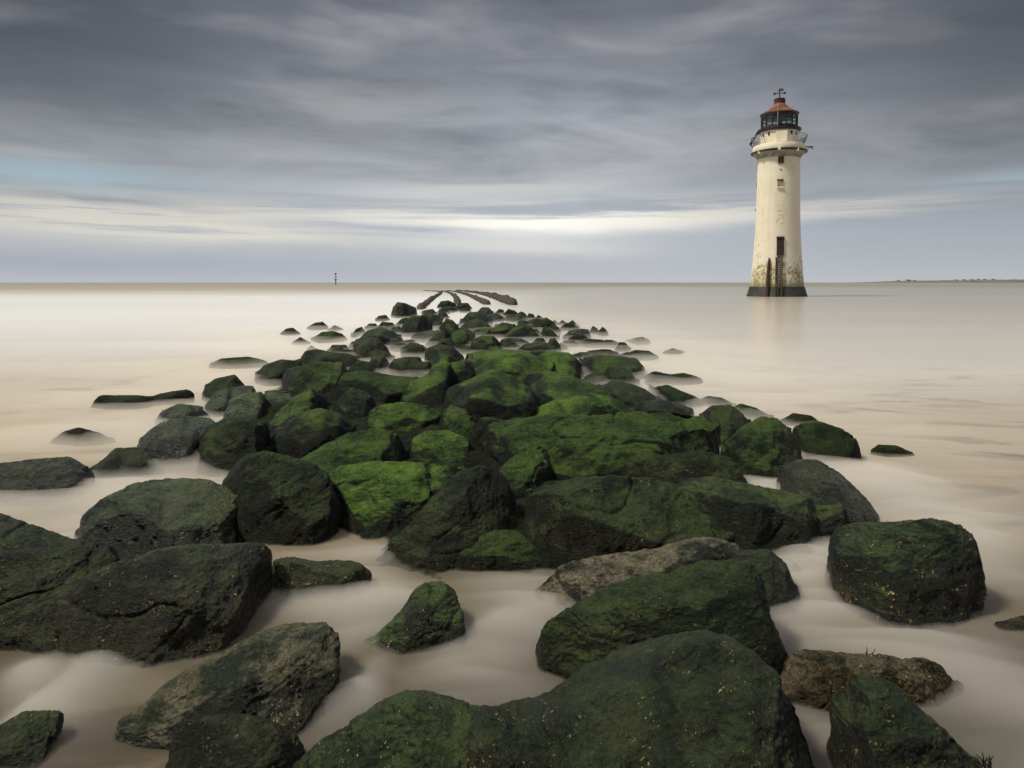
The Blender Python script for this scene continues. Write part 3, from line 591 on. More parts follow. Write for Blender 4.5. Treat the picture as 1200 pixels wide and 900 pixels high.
bpy.context.view_layer.update()
dg = bpy.context.evaluated_depsgraph_get()
baked = [bpy.data.meshes.new_from_object(o.evaluated_get(dg)) for (o, *_r) in rock_objs]
for (o, wid, H, D, vox, p, label, bb), me in zip(rock_objs, baked):
    o.modifiers.clear()
    old = o.data
    o.data = me
    bpy.data.meshes.remove(old)
    bm = bmesh.new(); bm.from_mesh(me)
    left = set(bm.verts); best = []
    while left:
        st = [left.pop()]; isl = []
        while st:
            q = st.pop(); isl.append(q)
            for e in q.link_edges:
                r_ = e.other_vert(q)
                if r_ in left:
                    left.discard(r_); st.append(r_)
        if len(isl) > len(best):
            best, isl = isl, best
        if isl:
            bmesh.ops.delete(bm, geom=isl, context='VERTS'); left = {q for q in left if q.is_valid}
    bm.to_mesh(me); bm.free()
    n = len(me.vertices)
    co = np.empty(n * 3); me.vertices.foreach_get('co', co); co = co.reshape(-1, 3)
    no = np.empty(n * 3); me.vertex_normals.foreach_get('vector', no); no = no.reshape(-1, 3)
    off = RNG.uniform(0, 90, 3)
    size = min(wid, 3.0 * H + 0.1)
    d = np.zeros(n)
    ctr = np.array([co[:, 0].mean(), co[:, 1].mean(), 0.1 * H])
    ext = co.max(0) - co.min(0)
    v = (co - ctr) / ext
    for k in range(int(RNG.integers(9, 14))):
        nn = RNG.normal(size=3); nn[2] = abs(nn[2]) * 0.9; nn[0] *= 0.6; nn[1] = -abs(nn[1]) if k % 3 else nn[1]; nn /= np.linalg.norm(nn)
        sp = v @ nn
        lim = np.percentile(sp, 97.5) * RNG.uniform(0.84, 0.98)
        v = v - np.outer(np.clip(sp - lim, 0, None) * 0.88, nn)
    co = v * ext + ctr
    me.vertices.foreach_set('co', co.ravel()); me.update()
    me.vertex_normals.foreach_get('vector', (no_ := np.empty(n * 3))); no = no_.reshape(-1, 3)
    q = co / size
    warp = np.stack([perlin(q * 2.1 + off + 17), perlin(q * 2.1 + off + 31), perlin(q * 2.1 + off + 53)], 1) * 0.25
    q = q + warp
    q2 = q * np.array([1.0, 1.0, 1.7])
    d += 0.030 * perlin(q2 * 1.9 + off)
    d += 0.020 * (0.35 - np.abs(perlin(q * 3.1 + off + 9)))             # ridged: worn edges and hollows
    d += 0.009 * (0.35 - np.abs(perlin(q * 7.3 + off + 23)))
    cr = perlin(q2 * 1.6 + off + 61); d -= 0.013 * np.exp(-(cr / 0.035) ** 2) * np.clip(perlin(q * 1.3 + off + 77) * 3 + .3, 0, 1)   # cracks
    d += 0.006 * perlin(q * 14.0 + off + 41) + 0.004 * perlin(q * 29.0 + off + 47)
    d *= size
    if vox < 0.03:
        d += 0.020 * (0.3 - np.abs(perlin(co * 4.3 + off + 3))) * min(1, wid) + 0.014 * perlin(co * 8.1 + off + 7) * min(1, wid)
        d += 0.006 * perlin(co * 13 + off) + 0.007 * (0.3 - np.abs(perlin(co * 26 + off))) + 0.0045 * perlin(co * 52 + off)
    co = co + no * d[:, None]
    lo, hi = co.min(0), co.max(0)
    bb = (bb[0].copy(), bb[1].copy())
    grow_ = (bb[1] - bb[0]) * np.array([0.035, 0.05, 0.0]); bb = (bb[0] - grow_, bb[1] + grow_ + np.array([0, 0, 0.02 * H]))
    co = (co - lo) / (hi - lo) * (bb[1] - bb[0]) + bb[0]                # keep the traced extent
    tgt = np.array(p['pts'])
    NB_ = 36
    for it in range(3):
        dep = co[:, 1] * math.cos(PITCH) - (co[:, 2] - H_CAM) * math.sin(PITCH)
        upv = co[:, 1] * math.sin(PITCH) + (co[:, 2] - H_CAM) * math.cos(PITCH)
        qx = CX_PX + F_PX * co[:, 0] / dep; qy = PP_Y - F_PX * upv / dep
        m_ = co[:, 2] > 0.0
        a0, a1 = qx[m_].min(), qx[m_].max(); b0, b1 = tgt[:, 0].min(), tgt[:, 0].max()
        nx = (qx - a0) / (a1 - a0) * (b1 - b0) + b0                     # the traced width ...
        co[:, 0] += (nx - qx) * dep / F_PX * 0.9
        u = np.clip((nx - b0) / (b1 - b0), 0, 0.9999)
        bi = (u * NB_).astype(int)
        kk = np.ones(NB_)
        dense = np.linspace(0, 1, 400)
        sg = np.r_[0, np.cumsum(np.linalg.norm(np.diff(tgt, axis=0), axis=1))]
        ex, ey = np.interp(dense * sg[-1], sg, tgt[:, 0]), np.interp(dense * sg[-1], sg, tgt[:, 1])
        for b_ in range(NB_):
            idx = np.where((bi == b_) & m_)[0]
            e_ = np.abs(ex - (b0 + (b_ + .5) / NB_ * (b1 - b0))) < (b1 - b0) / NB_ * 0.9
            if len(idx) and e_.any():
                top_i = idx[np.argmin(qy[idx])]
                want = H_CAM + co[top_i, 1] * ray(0, ey[e_].min())[1]
                kk[b_] = np.clip(want / max(co[top_i, 2], 0.01), 0.55, 1.8)
            elif b_:
                kk[b_] = kk[b_ - 1]
        kk[:3] = 1.0 + (kk[3] - 1.0) * np.array([.1, .35, .7]); kk[-3:] = 1.0 + (kk[-4] - 1.0) * np.array([.7, .35, .1])
        kk = np.convolve(np.r_[kk[:2][::-1], kk, kk[-2:][::-1]], [.1, .2, .4, .2, .1], 'valid')
        kz = np.interp(u * NB_, np.arange(NB_) + .5, kk)
        co[:, 2] = np.where(co[:, 2] > 0, co[:, 2] * kz, co[:, 2])       # ... and the traced crest
    me.vertices.foreach_set('co', co.ravel())
    me.polygons.foreach_set('use_smooth', [True] * len(me.polygons))
    me.update()
    me.materials.append(rock_mat)
    # move the origin to the foot of the rock
    c = Vector((float(co[:, 0].mean()), float(co[:, 1].mean()), 0.0))
    co -= np.array(c)
    me.vertices.foreach_set('co', co.ravel())
    o.location = c
    tag(o, label, 'boulder', 'small stones wedged at the head of the pile' if label.startswith('small dark rock wedged low') else 'boulders of the half drowned breakwater')
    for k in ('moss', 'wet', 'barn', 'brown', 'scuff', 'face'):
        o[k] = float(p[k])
    o['texscale'] = float(min(2.0, max(0.35, 6.0 / D) ** 0.6))

# ------------------------------------------------------------------ rubble core filling the crevices of the pile
PILE = [(268, 478), (330, 448), (400, 446), (470, 442), (540, 446), (600, 428), (680, 440), (700, 462), (760, 486), (830, 515), (845, 560), (880, 578), (945, 604), (955, 630), (870, 648),
        (760, 660), (650, 655), (560, 655), (470, 640), (440, 612), (300, 606), (268, 590), (325, 562), (262, 545), (245, 515)]
poly = [on_ground(x, y, 0.1) for x, y in PILE]
PX_ = np.array([p.x for p in poly]); PY_ = np.array([p.y for p in poly])
gx = np.arange(PX_.min() - .4, PX_.max() + .4, 0.05); gy = np.arange(PY_.min() - .4, PY_.max() + .4, 0.05)
GX, GY = np.meshgrid(gx, gy)
inside = np.zeros(GX.shape, bool); dmin = np.full(GX.shape, 9.0)
for i in range(len(PX_)):
    ax0, ay0, bx0, by0 = PX_[i - 1], PY_[i - 1], PX_[i], PY_[i]
    cond = (ay0 > GY) != (by0 > GY)
    with np.errstate(divide='ignore', invalid='ignore'):
        xx = (bx0 - ax0) * (GY - ay0) / (by0 - ay0) + ax0
    inside ^= cond & (GX < xx)
    L2 = (bx0 - ax0) ** 2 + (by0 - ay0) ** 2
    tt = np.clip(((GX - ax0) * (bx0 - ax0) + (GY - ay0) * (by0 - ay0)) / L2, 0, 1)
    dmin = np.minimum(dmin, np.hypot(GX - ax0 - tt * (bx0 - ax0), GY - ay0 - tt * (by0 - ay0)))
sd_ = np.where(inside, dmin, -dmin)
def g2(fr, z): return perlin(np.stack([GX.ravel() * fr, GY.ravel() * fr, np.full(GX.size, z)], 1)).reshape(GX.shape)
hz = np.clip(sd_ / 0.45, -1, 1) * 0.13 + 0.09 * (0.4 - np.abs(g2(2.2, 1.5))) * 2 + 0.05 * g2(6.0, 4.4) - 0.03
NY_, NX_ = GX.shape
verts = list(zip(GX.ravel(), GY.ravel(), hz.ravel()))
keep = sd_ > -0.4
faces = []
for j in range(NY_ - 1):
    for i in range(NX_ - 1):
        if keep[j, i] and keep[j, i + 1] and keep[j + 1, i] and keep[j + 1, i + 1]:
            a = j * NX_ + i
            faces.append((a, a + 1, a + NX_ + 1, a + NX_))
me = mesh_from(verts, faces, 'rubble')
bm = bmesh.new(); bm.from_mesh(me)
bmesh.ops.delete(bm, geom=[v for v in bm.verts if not v.link_faces], context='VERTS'); bm.to_mesh(me); bm.free()
rub = link_mesh('rubble', me, rock_mat)
tag(rub, 'dark wet rubble packed in the crevices between the piled mossy boulders', 'rubble', kind='stuff')
for kk, vv in dict(moss=.10, wet=.25, barn=.25, brown=.04, scuff=.0, face=0., texscale=1.0).items():
    rub[kk] = vv

# ------------------------------------------------------------------ curved stone rows beyond the pile
row_mat = simple('brown_weathered_stone', (.060, .050, .036, 1), .8, scale=2.2, col2=(.022, .022, .015, 1), bump=.05)
def stone_row(pix, label, width, height):
    pts = [on_ground(x, y, 0.0) for x, y in pix]
    L = np.array([[p.x, p.y] for p in pts])
    s = np.r_[0, np.cumsum(np.linalg.norm(np.diff(L, axis=0), axis=1))]
    n = int(min(900, s[-1] / 0.14)) + 8
    ss_ = np.linspace(0, s[-1], n)
    X, Y = np.interp(ss_, s, L[:, 0]), np.interp(ss_, s, L[:, 1])
    k = np.ones(9) / 9
    for A in (X, Y):
        A[4:-4] = np.convolve(A, k, 'valid')
    T = np.stack([np.gradient(X), np.gradient(Y)], 1); T /= np.linalg.norm(T, axis=1)[:, None]
    prof = [(-1, -.4), (-.95, .25), (-.75, .75), (-.35, .98), (.1, 1.0), (.5, .9), (.85, .55), (1, .2), (1.02, -.4)]
    verts, faces = [], []
    K = len(prof)
    lump = perlin(np.stack([X * 1.1, Y * 1.1, np.full(n, 3.3)], 1)); lump2 = perlin(np.stack([X * 3.1, Y * 3.1, np.full(n, 8.3)], 1))
    for i in range(n):
        e = min(1.0, min(i, n - 1 - i) / 5.0) ** 0.5
        for a, b in prof:
            hh = height * (1 - 0.6 * i / n) * (0.55 + 1.2 * abs(lump[i]) + 0.7 * abs(lump2[i])) * (0.35 + 0.65 * e)
            ww = width * (0.65 + 0.8 * abs(lump[i]) + 0.4 * abs(lump2[i])) * (0.4 + 0.6 * e)
            verts.append((X[i] - T[i, 1] * a * ww, Y[i] + T[i, 0] * a * ww, b * hh + 0.03 * RNG.normal() * (b > 0)))
    for i in range(n - 1):
        for k_ in range(K):
            a, b = i * K + k_, i * K + (k_ + 1) % K
            faces.append((a, b, b + K, a + K))
    faces.append(tuple(reversed(range(K)))); faces.append(tuple((n - 1) * K + q for q in range(K)))
    o = link_mesh('stone_row', mesh_from(verts, faces, 'stone_row'), row_mat)
    tag(o, label, 'breakwater', 'curved stone rows of the breakwater')
    return o
stone_row([(492, 363), (499, 357), (506, 351), (512, 347), (516, 344.5), (517, 342.8), (513, 341.7), (506, 341.2), (496, 340.7)],
          'leftmost curved stone row, hooking left into the far water', 0.28, 0.28)
stone_row([(537, 357), (535, 350), (532, 346.5), (528, 344), (523, 342.3), (517, 341.1)],
          'short second curved stone row, behind the grey brown dome', 0.30, 0.26)
stone_row([(571, 357), (564, 353.5), (556, 349.5), (549, 346.3), (541, 343.8), (533, 342.0), (524, 340.9)],
          'third curved stone row, between the short row and the longest one', 0.32, 0.30)
stone_row([(602, 357.5), (594, 354.5), (586, 351.5), (577, 348.2), (568, 345.6), (558, 343.4), (546, 341.7), (535, 340.8)],
          'rightmost and longest curved stone row, ending in a blunt dark head', 0.46, 0.46)

# ------------------------------------------------------------------ sea
sea_mat, t = material('silty_sea')
geo = t.n('ShaderNodeNewGeometry')
P = geo.outputs['Position']
px_, py_, _z = t.n('ShaderNodeSeparateXYZ', {0: P}).outputs
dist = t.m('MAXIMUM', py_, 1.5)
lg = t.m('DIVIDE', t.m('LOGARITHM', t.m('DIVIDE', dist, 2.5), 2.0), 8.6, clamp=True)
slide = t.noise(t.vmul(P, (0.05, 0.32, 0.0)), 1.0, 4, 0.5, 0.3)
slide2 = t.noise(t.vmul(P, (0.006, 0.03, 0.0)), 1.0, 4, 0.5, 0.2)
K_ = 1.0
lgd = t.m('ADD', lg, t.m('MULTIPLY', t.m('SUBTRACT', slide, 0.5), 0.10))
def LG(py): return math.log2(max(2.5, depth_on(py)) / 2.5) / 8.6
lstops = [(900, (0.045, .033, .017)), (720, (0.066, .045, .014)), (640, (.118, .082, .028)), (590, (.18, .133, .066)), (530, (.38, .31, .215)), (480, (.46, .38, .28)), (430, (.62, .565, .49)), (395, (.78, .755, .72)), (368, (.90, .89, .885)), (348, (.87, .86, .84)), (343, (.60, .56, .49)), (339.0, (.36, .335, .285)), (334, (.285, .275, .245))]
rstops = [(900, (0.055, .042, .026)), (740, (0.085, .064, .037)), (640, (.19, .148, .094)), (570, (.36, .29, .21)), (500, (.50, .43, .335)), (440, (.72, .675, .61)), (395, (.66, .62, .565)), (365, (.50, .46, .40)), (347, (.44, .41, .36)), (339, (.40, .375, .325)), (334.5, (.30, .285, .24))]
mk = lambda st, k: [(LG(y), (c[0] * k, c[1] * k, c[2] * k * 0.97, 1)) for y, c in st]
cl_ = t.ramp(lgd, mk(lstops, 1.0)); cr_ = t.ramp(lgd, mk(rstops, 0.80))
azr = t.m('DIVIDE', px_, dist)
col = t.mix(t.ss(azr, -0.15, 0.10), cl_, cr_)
# foam threads and silt clouds
foam = t.noise(t.vmul(P, (0.55, 1.5, 0.0)), 0.8, 5, 0.6, 1.2)
near = t.m('SUBTRACT', 1.0, t.ss(dist, 7.0, 22.0))
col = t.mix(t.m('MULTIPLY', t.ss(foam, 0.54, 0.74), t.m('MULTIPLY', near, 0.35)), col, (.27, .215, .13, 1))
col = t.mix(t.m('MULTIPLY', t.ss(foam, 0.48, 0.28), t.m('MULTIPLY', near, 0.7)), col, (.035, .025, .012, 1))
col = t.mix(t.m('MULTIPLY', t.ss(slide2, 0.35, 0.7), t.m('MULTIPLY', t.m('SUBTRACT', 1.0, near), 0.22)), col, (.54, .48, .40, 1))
bp = t.n('ShaderNodeBump', {'Strength': 0.12, 'Distance': 0.05, 'Height': slide})
far_ = t.ss(t.m('MULTIPLY', t.m('ADD', dist, t.m('MULTIPLY', t.m('SUBTRACT', slide2, 0.5), 90.0)), t.m('SUBTRACT', 1.0, t.m('MULTIPLY', t.ss(azr, -0.2, 0.2), 0.55))), 95.0, 270.0)
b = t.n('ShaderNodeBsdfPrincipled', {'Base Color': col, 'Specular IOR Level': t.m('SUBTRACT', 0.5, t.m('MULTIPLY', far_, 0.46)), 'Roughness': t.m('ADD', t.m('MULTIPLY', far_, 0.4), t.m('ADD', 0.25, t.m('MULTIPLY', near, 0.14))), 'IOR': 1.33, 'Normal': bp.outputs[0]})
finish(t, b)
S = 60000.0
sea = link_mesh('sea', mesh_from([(-S, -60, 0), (S, -60, 0), (S, S, 0), (-S, S, 0)], [(0, 1, 2, 3)], 'sea'), sea_mat)
structure(sea)

# ------------------------------------------------------------------ mist of blurred waves, a low volume over the water
def foot_arr():
    return np.array(FOOT)
FA = foot_arr()
def n2(a, b, z):
    return perlin(np.stack([a.ravel(), b.ravel(), np.full(a.size, z)], 1)).reshape(a.shape)
SURF = [(150, 600, 170, 26, 1.5), (60, 640, 60, 20, .8), (225, 548, 70, 18, 1.3), (170, 560, 60, 12, 1.0), (430, 700, 60, 26, 1.2), (500, 660, 90, 14, .6), (590, 765, 75, 40, 1.0), (620, 715, 60, 30, .8),
        (115, 800, 40, 34, .8), (60, 790, 60, 14, .5), (420, 800, 26, 50, .7), (955, 660, 34, 46, 1.5), (1010, 745, 130, 24, 1.0), (1130, 800, 90, 60, .9), (1090, 610, 120, 34, 1.0), (900, 585, 50, 20, 1.5),
        (1010, 570, 60, 26, 1.2), (850, 500, 60, 14, 1.0), (830, 455, 120, 14, 1.0), (200, 505, 80, 14, 1.0), (130, 500, 140, 20, .7), (260, 445, 110, 14, 1.0), (475, 437, 40, 10, 1.2), (545, 424, 30, 12, 1.3),
        (380, 400, 120, 14, 1.0), (760, 425, 90, 14, .9), (690, 440, 40, 10, 1.0), (345, 690, 60, 12, .5), (960, 875, 30, 40, .7)]
SW = []
for sx_, sy_, rx_, ry_, am_ in SURF:
    c_ = on_ground(sx_, sy_); SW.append((c_.x, c_.y, rx_ * c_.y / F_PX, abs(on_ground(sx_, sy_ - ry_).y - c_.y), am_))
def mist_shell(y0, y1, NU, NV):
    """top and bottom sheets of one reach of the mist"""
    us = np.linspace(-1.25, 1.25, NU)
    ds = np.exp(np.linspace(math.log(y0), math.log(y1), NV))
    UU, DD = np.meshgrid(us, ds)
    X, Y = UU * DD, DD
    prox = np.zeros_like(X)
    for fx, fy, rx, ry, h in FA:
        ext = 0.50 + 0.05 * fy
        qx = np.maximum(np.abs(X - fx) - rx, 0) / (ext * 1.7); qy = np.maximum(np.abs(Y - fy) - ry, 0) / ext
        prox = np.maximum(prox, np.exp(-(qx ** 2 + qy ** 2)))
    wx, wy = X + 0.5 * n2(X * .6, Y * .8, 12.5), Y + 0.4 * n2(X * .6, Y * .8, 15.5)
    wis = 0.45 + 0.85 * n2(wx * .6, wy * .95, 2.2) + 0.55 * n2(wx * 1.2, wy * 2.6, 5.1) + .25 * n2(wx * 2.6, wy * 5.0, 7.1)
    wis = wis + 0.35 * n2(wx * 1.6 + wy * .7, wy * 8.0, 9.3) * np.clip((9 - Y) / 4, 0, 1)
    wis = np.clip(wis, 0.0, 1.6)
    tn = np.clip((Y - 3.0) / 6.0, 0, 1)
    low_ = 0.20 * (1 - tn) + 0.62 * tn
    th = (0.085 + 0.035 * np.clip((Y - 3.5) / 4, 0, 1) + 0.010 * np.clip(Y - 3, 0, 14)) * (low_ + (1.05 - 0.5 * tn) * wis ** 1.4)
    sw = np.zeros_like(X)
    for cx_, cy_, rx_, ry_, am_ in SW:
        sw = np.maximum(sw, am_ * np.exp(-((wx - cx_) / rx_) ** 2 - ((wy - cy_) / ry_) ** 2))
    nearw = np.clip((14 - Y) / 6, 0, 1)
    th *= 1 - nearw + nearw * (0.10 + 0.14 * np.clip((Y - 4.5) / 3, 0, 1) + 1.9 * sw)
    cap = 0.11 + 0.010 * Y
    th = cap * np.tanh(th / cap)
    th *= 1 - 0.35 * np.clip((Y - 25) / 30, 0, 1)
    sdm = np.full(X.shape, -9.0)                                       # no mist over the heart of the pile
    ii = np.clip(((Y - gy[0]) / 0.05).astype(int), 0, len(gy) - 1); jj = np.clip(((X - gx[0]) / 0.05).astype(int), 0, len(gx) - 1)
    okm = (Y > gy[0]) & (Y < gy[-1]) & (X > gx[0]) & (X < gx[-1])
    sdm[okm] = sd_[ii, jj][okm]
    th *= 1 - 0.92 * np.clip((sdm + 0.15) / 0.5, 0, 1)
    edge = np.clip((1.2 - np.abs(UU)) / 0.12, 0, 1) * np.clip((95 - Y) / 35, 0, 1) * np.clip((Y - 1.6) / .4, 0, 1)
    th = th * (0.02 + 0.98 * prox) * edge + 0.004
    verts = [(x, y, z) for x, y, z in zip(X.ravel(), Y.ravel(), th.ravel())]
    nb = len(verts)
    verts += [(x, y, -0.02) for x, y in zip(X.ravel(), Y.ravel())]
    faces = []
    for j in range(NV - 1):
        for i in range(NU - 1):
            a = j * NU + i
            faces.append((a, a + 1, a + NU + 1, a + NU))
            faces.append((nb + a, nb + a + NU, nb + a + NU + 1, nb + a + 1))
    for i in range(NU - 1):
        a = i; faces.append((a, nb + a, nb + a + 1, a + 1))
        a = (NV - 1) * NU + i; faces.append((a, a + 1, nb + a + 1, nb + a))
    for j in range(NV - 1):
        a = j * NU; faces.append((a, a + NU, nb + a + NU, nb + a))
        a = j * NU + NU - 1; faces.append((a, nb + a, nb + a + NU, a + NU))
    return verts, faces
REACH = [1.6, 3.2, 4.2, 5.5, 7.2, 9.4, 12.5, 17, 23, 32, 46, 95]
MV, MF, MI, MM = [], [], [], []
for k, (y0, y1) in enumerate(zip(REACH, REACH[1:])):
    v, f = mist_shell(y0, y1 * 0.9995, 190, 26)
    o_ = len(MV)
    MV += v; MF += [tuple(q + o_ for q in ff) for ff in f]; MI += [k] * len(f)
    ym = min(math.sqrt(y0 * y1), 60)
    rho = 1.0 * 2.0 / (ym * (0.06 + 0.0105 * ym))
    mm_ = bpy.data.materials.new('wave_mist')
    mm_.use_nodes = True
    t = NT(mm_.node_tree)
    pv = t.n('ShaderNodeVolumePrincipled', {'Color': (0.96, 0.93, 0.865, 1), 'Density': min(rho, 3.6) * (1.5 if ym < 9 else 1.2), 'Anisotropy': 0.0})
    t.n('ShaderNodeOutputMaterial', {'Volume': pv.outputs[0]})
    MM.append(mm_)
me = mesh_from(MV, MF, 'mist')
for mm_ in MM:
    me.materials.append(mm_)
me.polygons.foreach_set('material_index', MI)
mist = link_mesh('mist', me)
tag(mist, 'milky mist of long exposed waves lying on the water round the boulders', 'mist', kind='stuff')

# ------------------------------------------------------------------ lighthouse
LD = depth_on(348.0) + 4.6
LC = at(910, 348, LD)
MPP = 0.935 * LD / F_PX               # off the lens axis a round tower reads wider
AX = at(910, 348, LD).x
def LZ(py): return at(910, py, LD).z - 0.0
WL = 0.0
lh = empty('lighthouse', (AX, LD, 0))
lh.rotation_euler.z = -math.atan2(AX, LD)          # door and ladder face the shore end of the pile
tag(lh, 'tall cream lighthouse with a rusty red lantern roof, standing in the sea', 'lighthouse')

paint, t = material('weathered_cream_paint')
geo = t.n('ShaderNodeNewGeometry'); P = geo.outputs['Position']
zz = t.n('ShaderNodeSeparateXYZ', {0: P}).outputs[2]
nA = t.noise(P, 0.55, 6, 0.65); nB = t.noise(P, 2.6, 6, 0.7, 0.4); nC = t.noise(t.vmul(P, (1.6, 1.6, 0.12)), 1.0, 5, 0.6)
c = t.mix(t.ss(nA, 0.35, 0.7), (.89, .82, .66, 1), (.83, .745, .56, 1))
c = t.mix(t.m('MULTIPLY', t.ss(nC, 0.5, 0.75), 0.35), c, (.56, .46, .30, 1))
lowm = t.ss(zz, 9.0, 0.5)
st = t.m('MULTIPLY', t.ss(t.m('ADD', t.m('ADD', t.m('MULTIPLY', nB, 0.7), t.m('MULTIPLY', nA, 0.3)), t.m('MULTIPLY', lowm, 0.145)), 0.60, 0.65), t.ss(zz, 9.6, 7.6), clamp=True)
c = t.mix(t.m('MULTIPLY', st, 0.85), c, (.16, .13, .05, 1))
wash = t.m('MULTIPLY', t.ss(t.m('ADD', nA, t.m('MULTIPLY', lowm, 0.25)), 0.55, 0.8), t.ss(zz, 8.0, 2.0), clamp=True)
c = t.mix(t.m('MULTIPLY', wash, 0.42), c, (.50, .40, .16, 1))
pa = t.m('MULTIPLY', t.ss(nB, 0.52, 0.60), t.m('MULTIPLY', t.ss(zz, 9.5, 10.3), t.ss(zz, 13.4, 12.4)), clamp=True)
xo = t.n('ShaderNodeSeparateXYZ', {0: t.n('ShaderNodeTexCoord').outputs['Object']}).outputs
pa = t.m('MULTIPLY', t.m('MULTIPLY', pa, t.ss(t.m('ABSOLUTE', t.m('SUBTRACT', xo[0], 0.25)), 0.62, 0.40)), t.m('LESS_THAN', xo[1], 0.0))
c = t.mix(t.m('MULTIPLY', pa, 0.6), c, (.34, .24, .09, 1))
foot = t.m('MULTIPLY', t.ss(t.m('ADD', zz, t.m('MULTIPLY', t.m('SUBTRACT', nB, .5), 4.0)), 2.6, 0.8), 0.75)
c = t.mix(foot, c, (.10, .095, .045, 1))
b = t.n('ShaderNodeBsdfPrincipled', {'Base Color': c, 'Roughness': 0.6})
t.put(b.inputs['Normal'], t.n('ShaderNodeBump', {'Strength': .4, 'Distance': .04, 'Height': nB}).outputs[0])
finish(t, b)
tar = simple('black_tar', (.022, .024, .022, 1), .6, var=.5, scale=1.2, col2=(.05, .05, .04, 1))
rust = simple('rusty_iron', (.075, .028, .014, 1), .8, scale=1.6, col2=(.04, .017, .010, 1))
rust_roof = simple('rusty_roof', (.22, .090, .038, 1), .75, scale=.9, col2=(.09, .040, .022, 1))
dark = simple('dark_iron', (.018, .020, .024, 1), .5, scale=2)
grey_u = simple('grey_stone', (.34, .315, .26, 1), .8, scale=1.1, col2=(.20, .185, .15, 1))
rail_m = simple('galvanised_mesh', (.30, .31, .32, 1), .5, scale=3)
board = simple('dark_board', (.030, .022, .016, 1), .7, scale=2)
tan_in = simple('tan_infill', (.40, .31, .17, 1), .8, scale=2.0, col2=(.25, .18, .08, 1))
ladder_m = simple('ladder_wood', (.055, .045, .03, 1), .8, scale=2)
gl, t = material('lantern_glass')
tr = t.n('ShaderNodeBsdfTransparent', {'Color': (.80, .90, .90, 1)})
gs = t.n('ShaderNodeBsdfGlossy', {'Color': (.9, .95, 1, 1), 'Roughness': .05})
mxg = t.n('ShaderNodeMixShader', {0: .16, 1: tr.outputs[0], 2: gs.outputs[0]})
finish(t, mxg)

def lathe(name, prof, mat, parent, seg=64, cap=True, off=(0, 0)):
    """prof: (half width in photo pixels, photo y)"""
    bm = bmesh.new()
    rings = []
    for r, y in prof:
        rr, z = r * MPP, LZ(y)
        rings.append([bm.verts.new((off[0] + rr * math.cos(2 * math.pi * i / seg), off[1] + rr * math.sin(2 * math.pi * i / seg), z)) for i in range(seg)])
    for a, b_ in zip(rings, rings[1:]):
        for i in range(seg):
            bm.faces.new((a[i], a[(i + 1) % seg], b_[(i + 1) % seg], b_[i]))
    if cap:
        bm.faces.new(list(reversed(rings[0]))); bm.faces.new(rings[-1])
    bmesh.ops.recalc_face_normals(bm, faces=bm.faces)
    me = bpy.data.meshes.new(name); bm.to_mesh(me); bm.free()
    me.polygons.foreach_set('use_smooth', [seg > 20] * len(me.polygons))
    o = link_mesh(name, me, mat, parent)
    if seg > 20:
        try:
            me.set_sharp_from_angle(angle=R(35))
        except Exception:
            pass
    return o

def box_bm(bm, c, s, rz=0.0, rx=0.0):
    from mathutils import Matrix
    M = Matrix.Translation(c) @ Matrix.Rotation(rz, 4, 'Z') @ Matrix.Rotation(rx, 4, 'X') @ Matrix.Diagonal((s[0], s[1], s[2], 1))
    bmesh.ops.create_cube(bm, size=1.0, matrix=M)

def bar_bm(bm, a, b_, r, seg=6):
    a, b_ = Vector(a), Vector(b_)
    d = b_ - a
    M = d.to_track_quat('Z', 'Y').to_matrix().to_4x4()
    M.translation = (a + b_) / 2
    bmesh.ops.create_cone(bm, cap_ends=True, segments=seg, radius1=r, radius2=r, depth=d.length, matrix=M)

def bm_obj(name, bm, mat, parent=None, smooth=False):
    me = bpy.data.meshes.new(name); bm.to_mesh(me); bm.free()
    if smooth:
        me.polygons.foreach_set('use_smooth', [True] * len(me.polygons))
    return link_mesh(name, me, mat, parent)

# tower: waist and flaring foot; radii read as half widths
TOW = [(31.8, 336), (30.3, 320), (29.0, 306), (27.9, 292), (27.0, 278), (26.3, 264), (25.8, 248), (25.4, 230), (25.1, 212), (24.9, 195), (24.8, 185)]
lathe('tower', TOW, paint, lh)
lathe('tarred_base', [(37.2, 352), (36.4, 348), (34.6, 343), (32.6, 336.2), (31.0, 335.6)], tar, lh)
cor = lathe('cornice', [(24.9, 187), (25.6, 186.4), (26.0, 184.6), (28.6, 182.2), (30.8, 180.6), (30.9, 178.2)], grey_u, lh)
lathe('drip_edge', [(30.7, 180.6), (33.0, 180.0), (33.2, 178.8), (30.7, 178.4)], dark, cor)
lathe('parapet', [(30.6, 178.4), (30.9, 177.5), (30.6, 172.4), (30.2, 171.6), (29.2, 171.6)], paint, lh)
dr = lathe('service_room', [(22.2, 171.8), (22.3, 170), (22.1, 155), (22.1, 154.4)], paint, lh)
lathe('lantern_deck', [(22.0, 155.6), (25.6, 154.0), (25.6, 152.2), (22.4, 151.6)], dark, lh)
lathe('lantern_sill', [(21.6, 152.4), (21.6, 149.6), (20.6, 149.4)], rust, lh)
glz = lathe('glazing', [(20.6, 149.6), (20.6, 136.0)], gl, lh, seg=16, cap=False)
bmb = bmesh.new()
for i in range(16):
    a = 2 * math.pi * i / 16
    rr = 20.9 * MPP
    bar_bm(bmb, (rr * math.cos(a), rr * math.sin(a), LZ(150)), (rr * math.cos(a), rr * math.sin(a), LZ(134)), .085)
for y in (149.5, 145.6, 141.4, 137.4):
    for i in range(16):
        a, a2 = 2 * math.pi * i / 16, 2 * math.pi * (i + 1) / 16
        rr = 20.9 * MPP
        bar_bm(bmb, (rr * math.cos(a), rr * math.sin(a), LZ(y)), (rr * math.cos(a2), rr * math.sin(a2), LZ(y)), .06 if y != 137.4 else .09, 4)
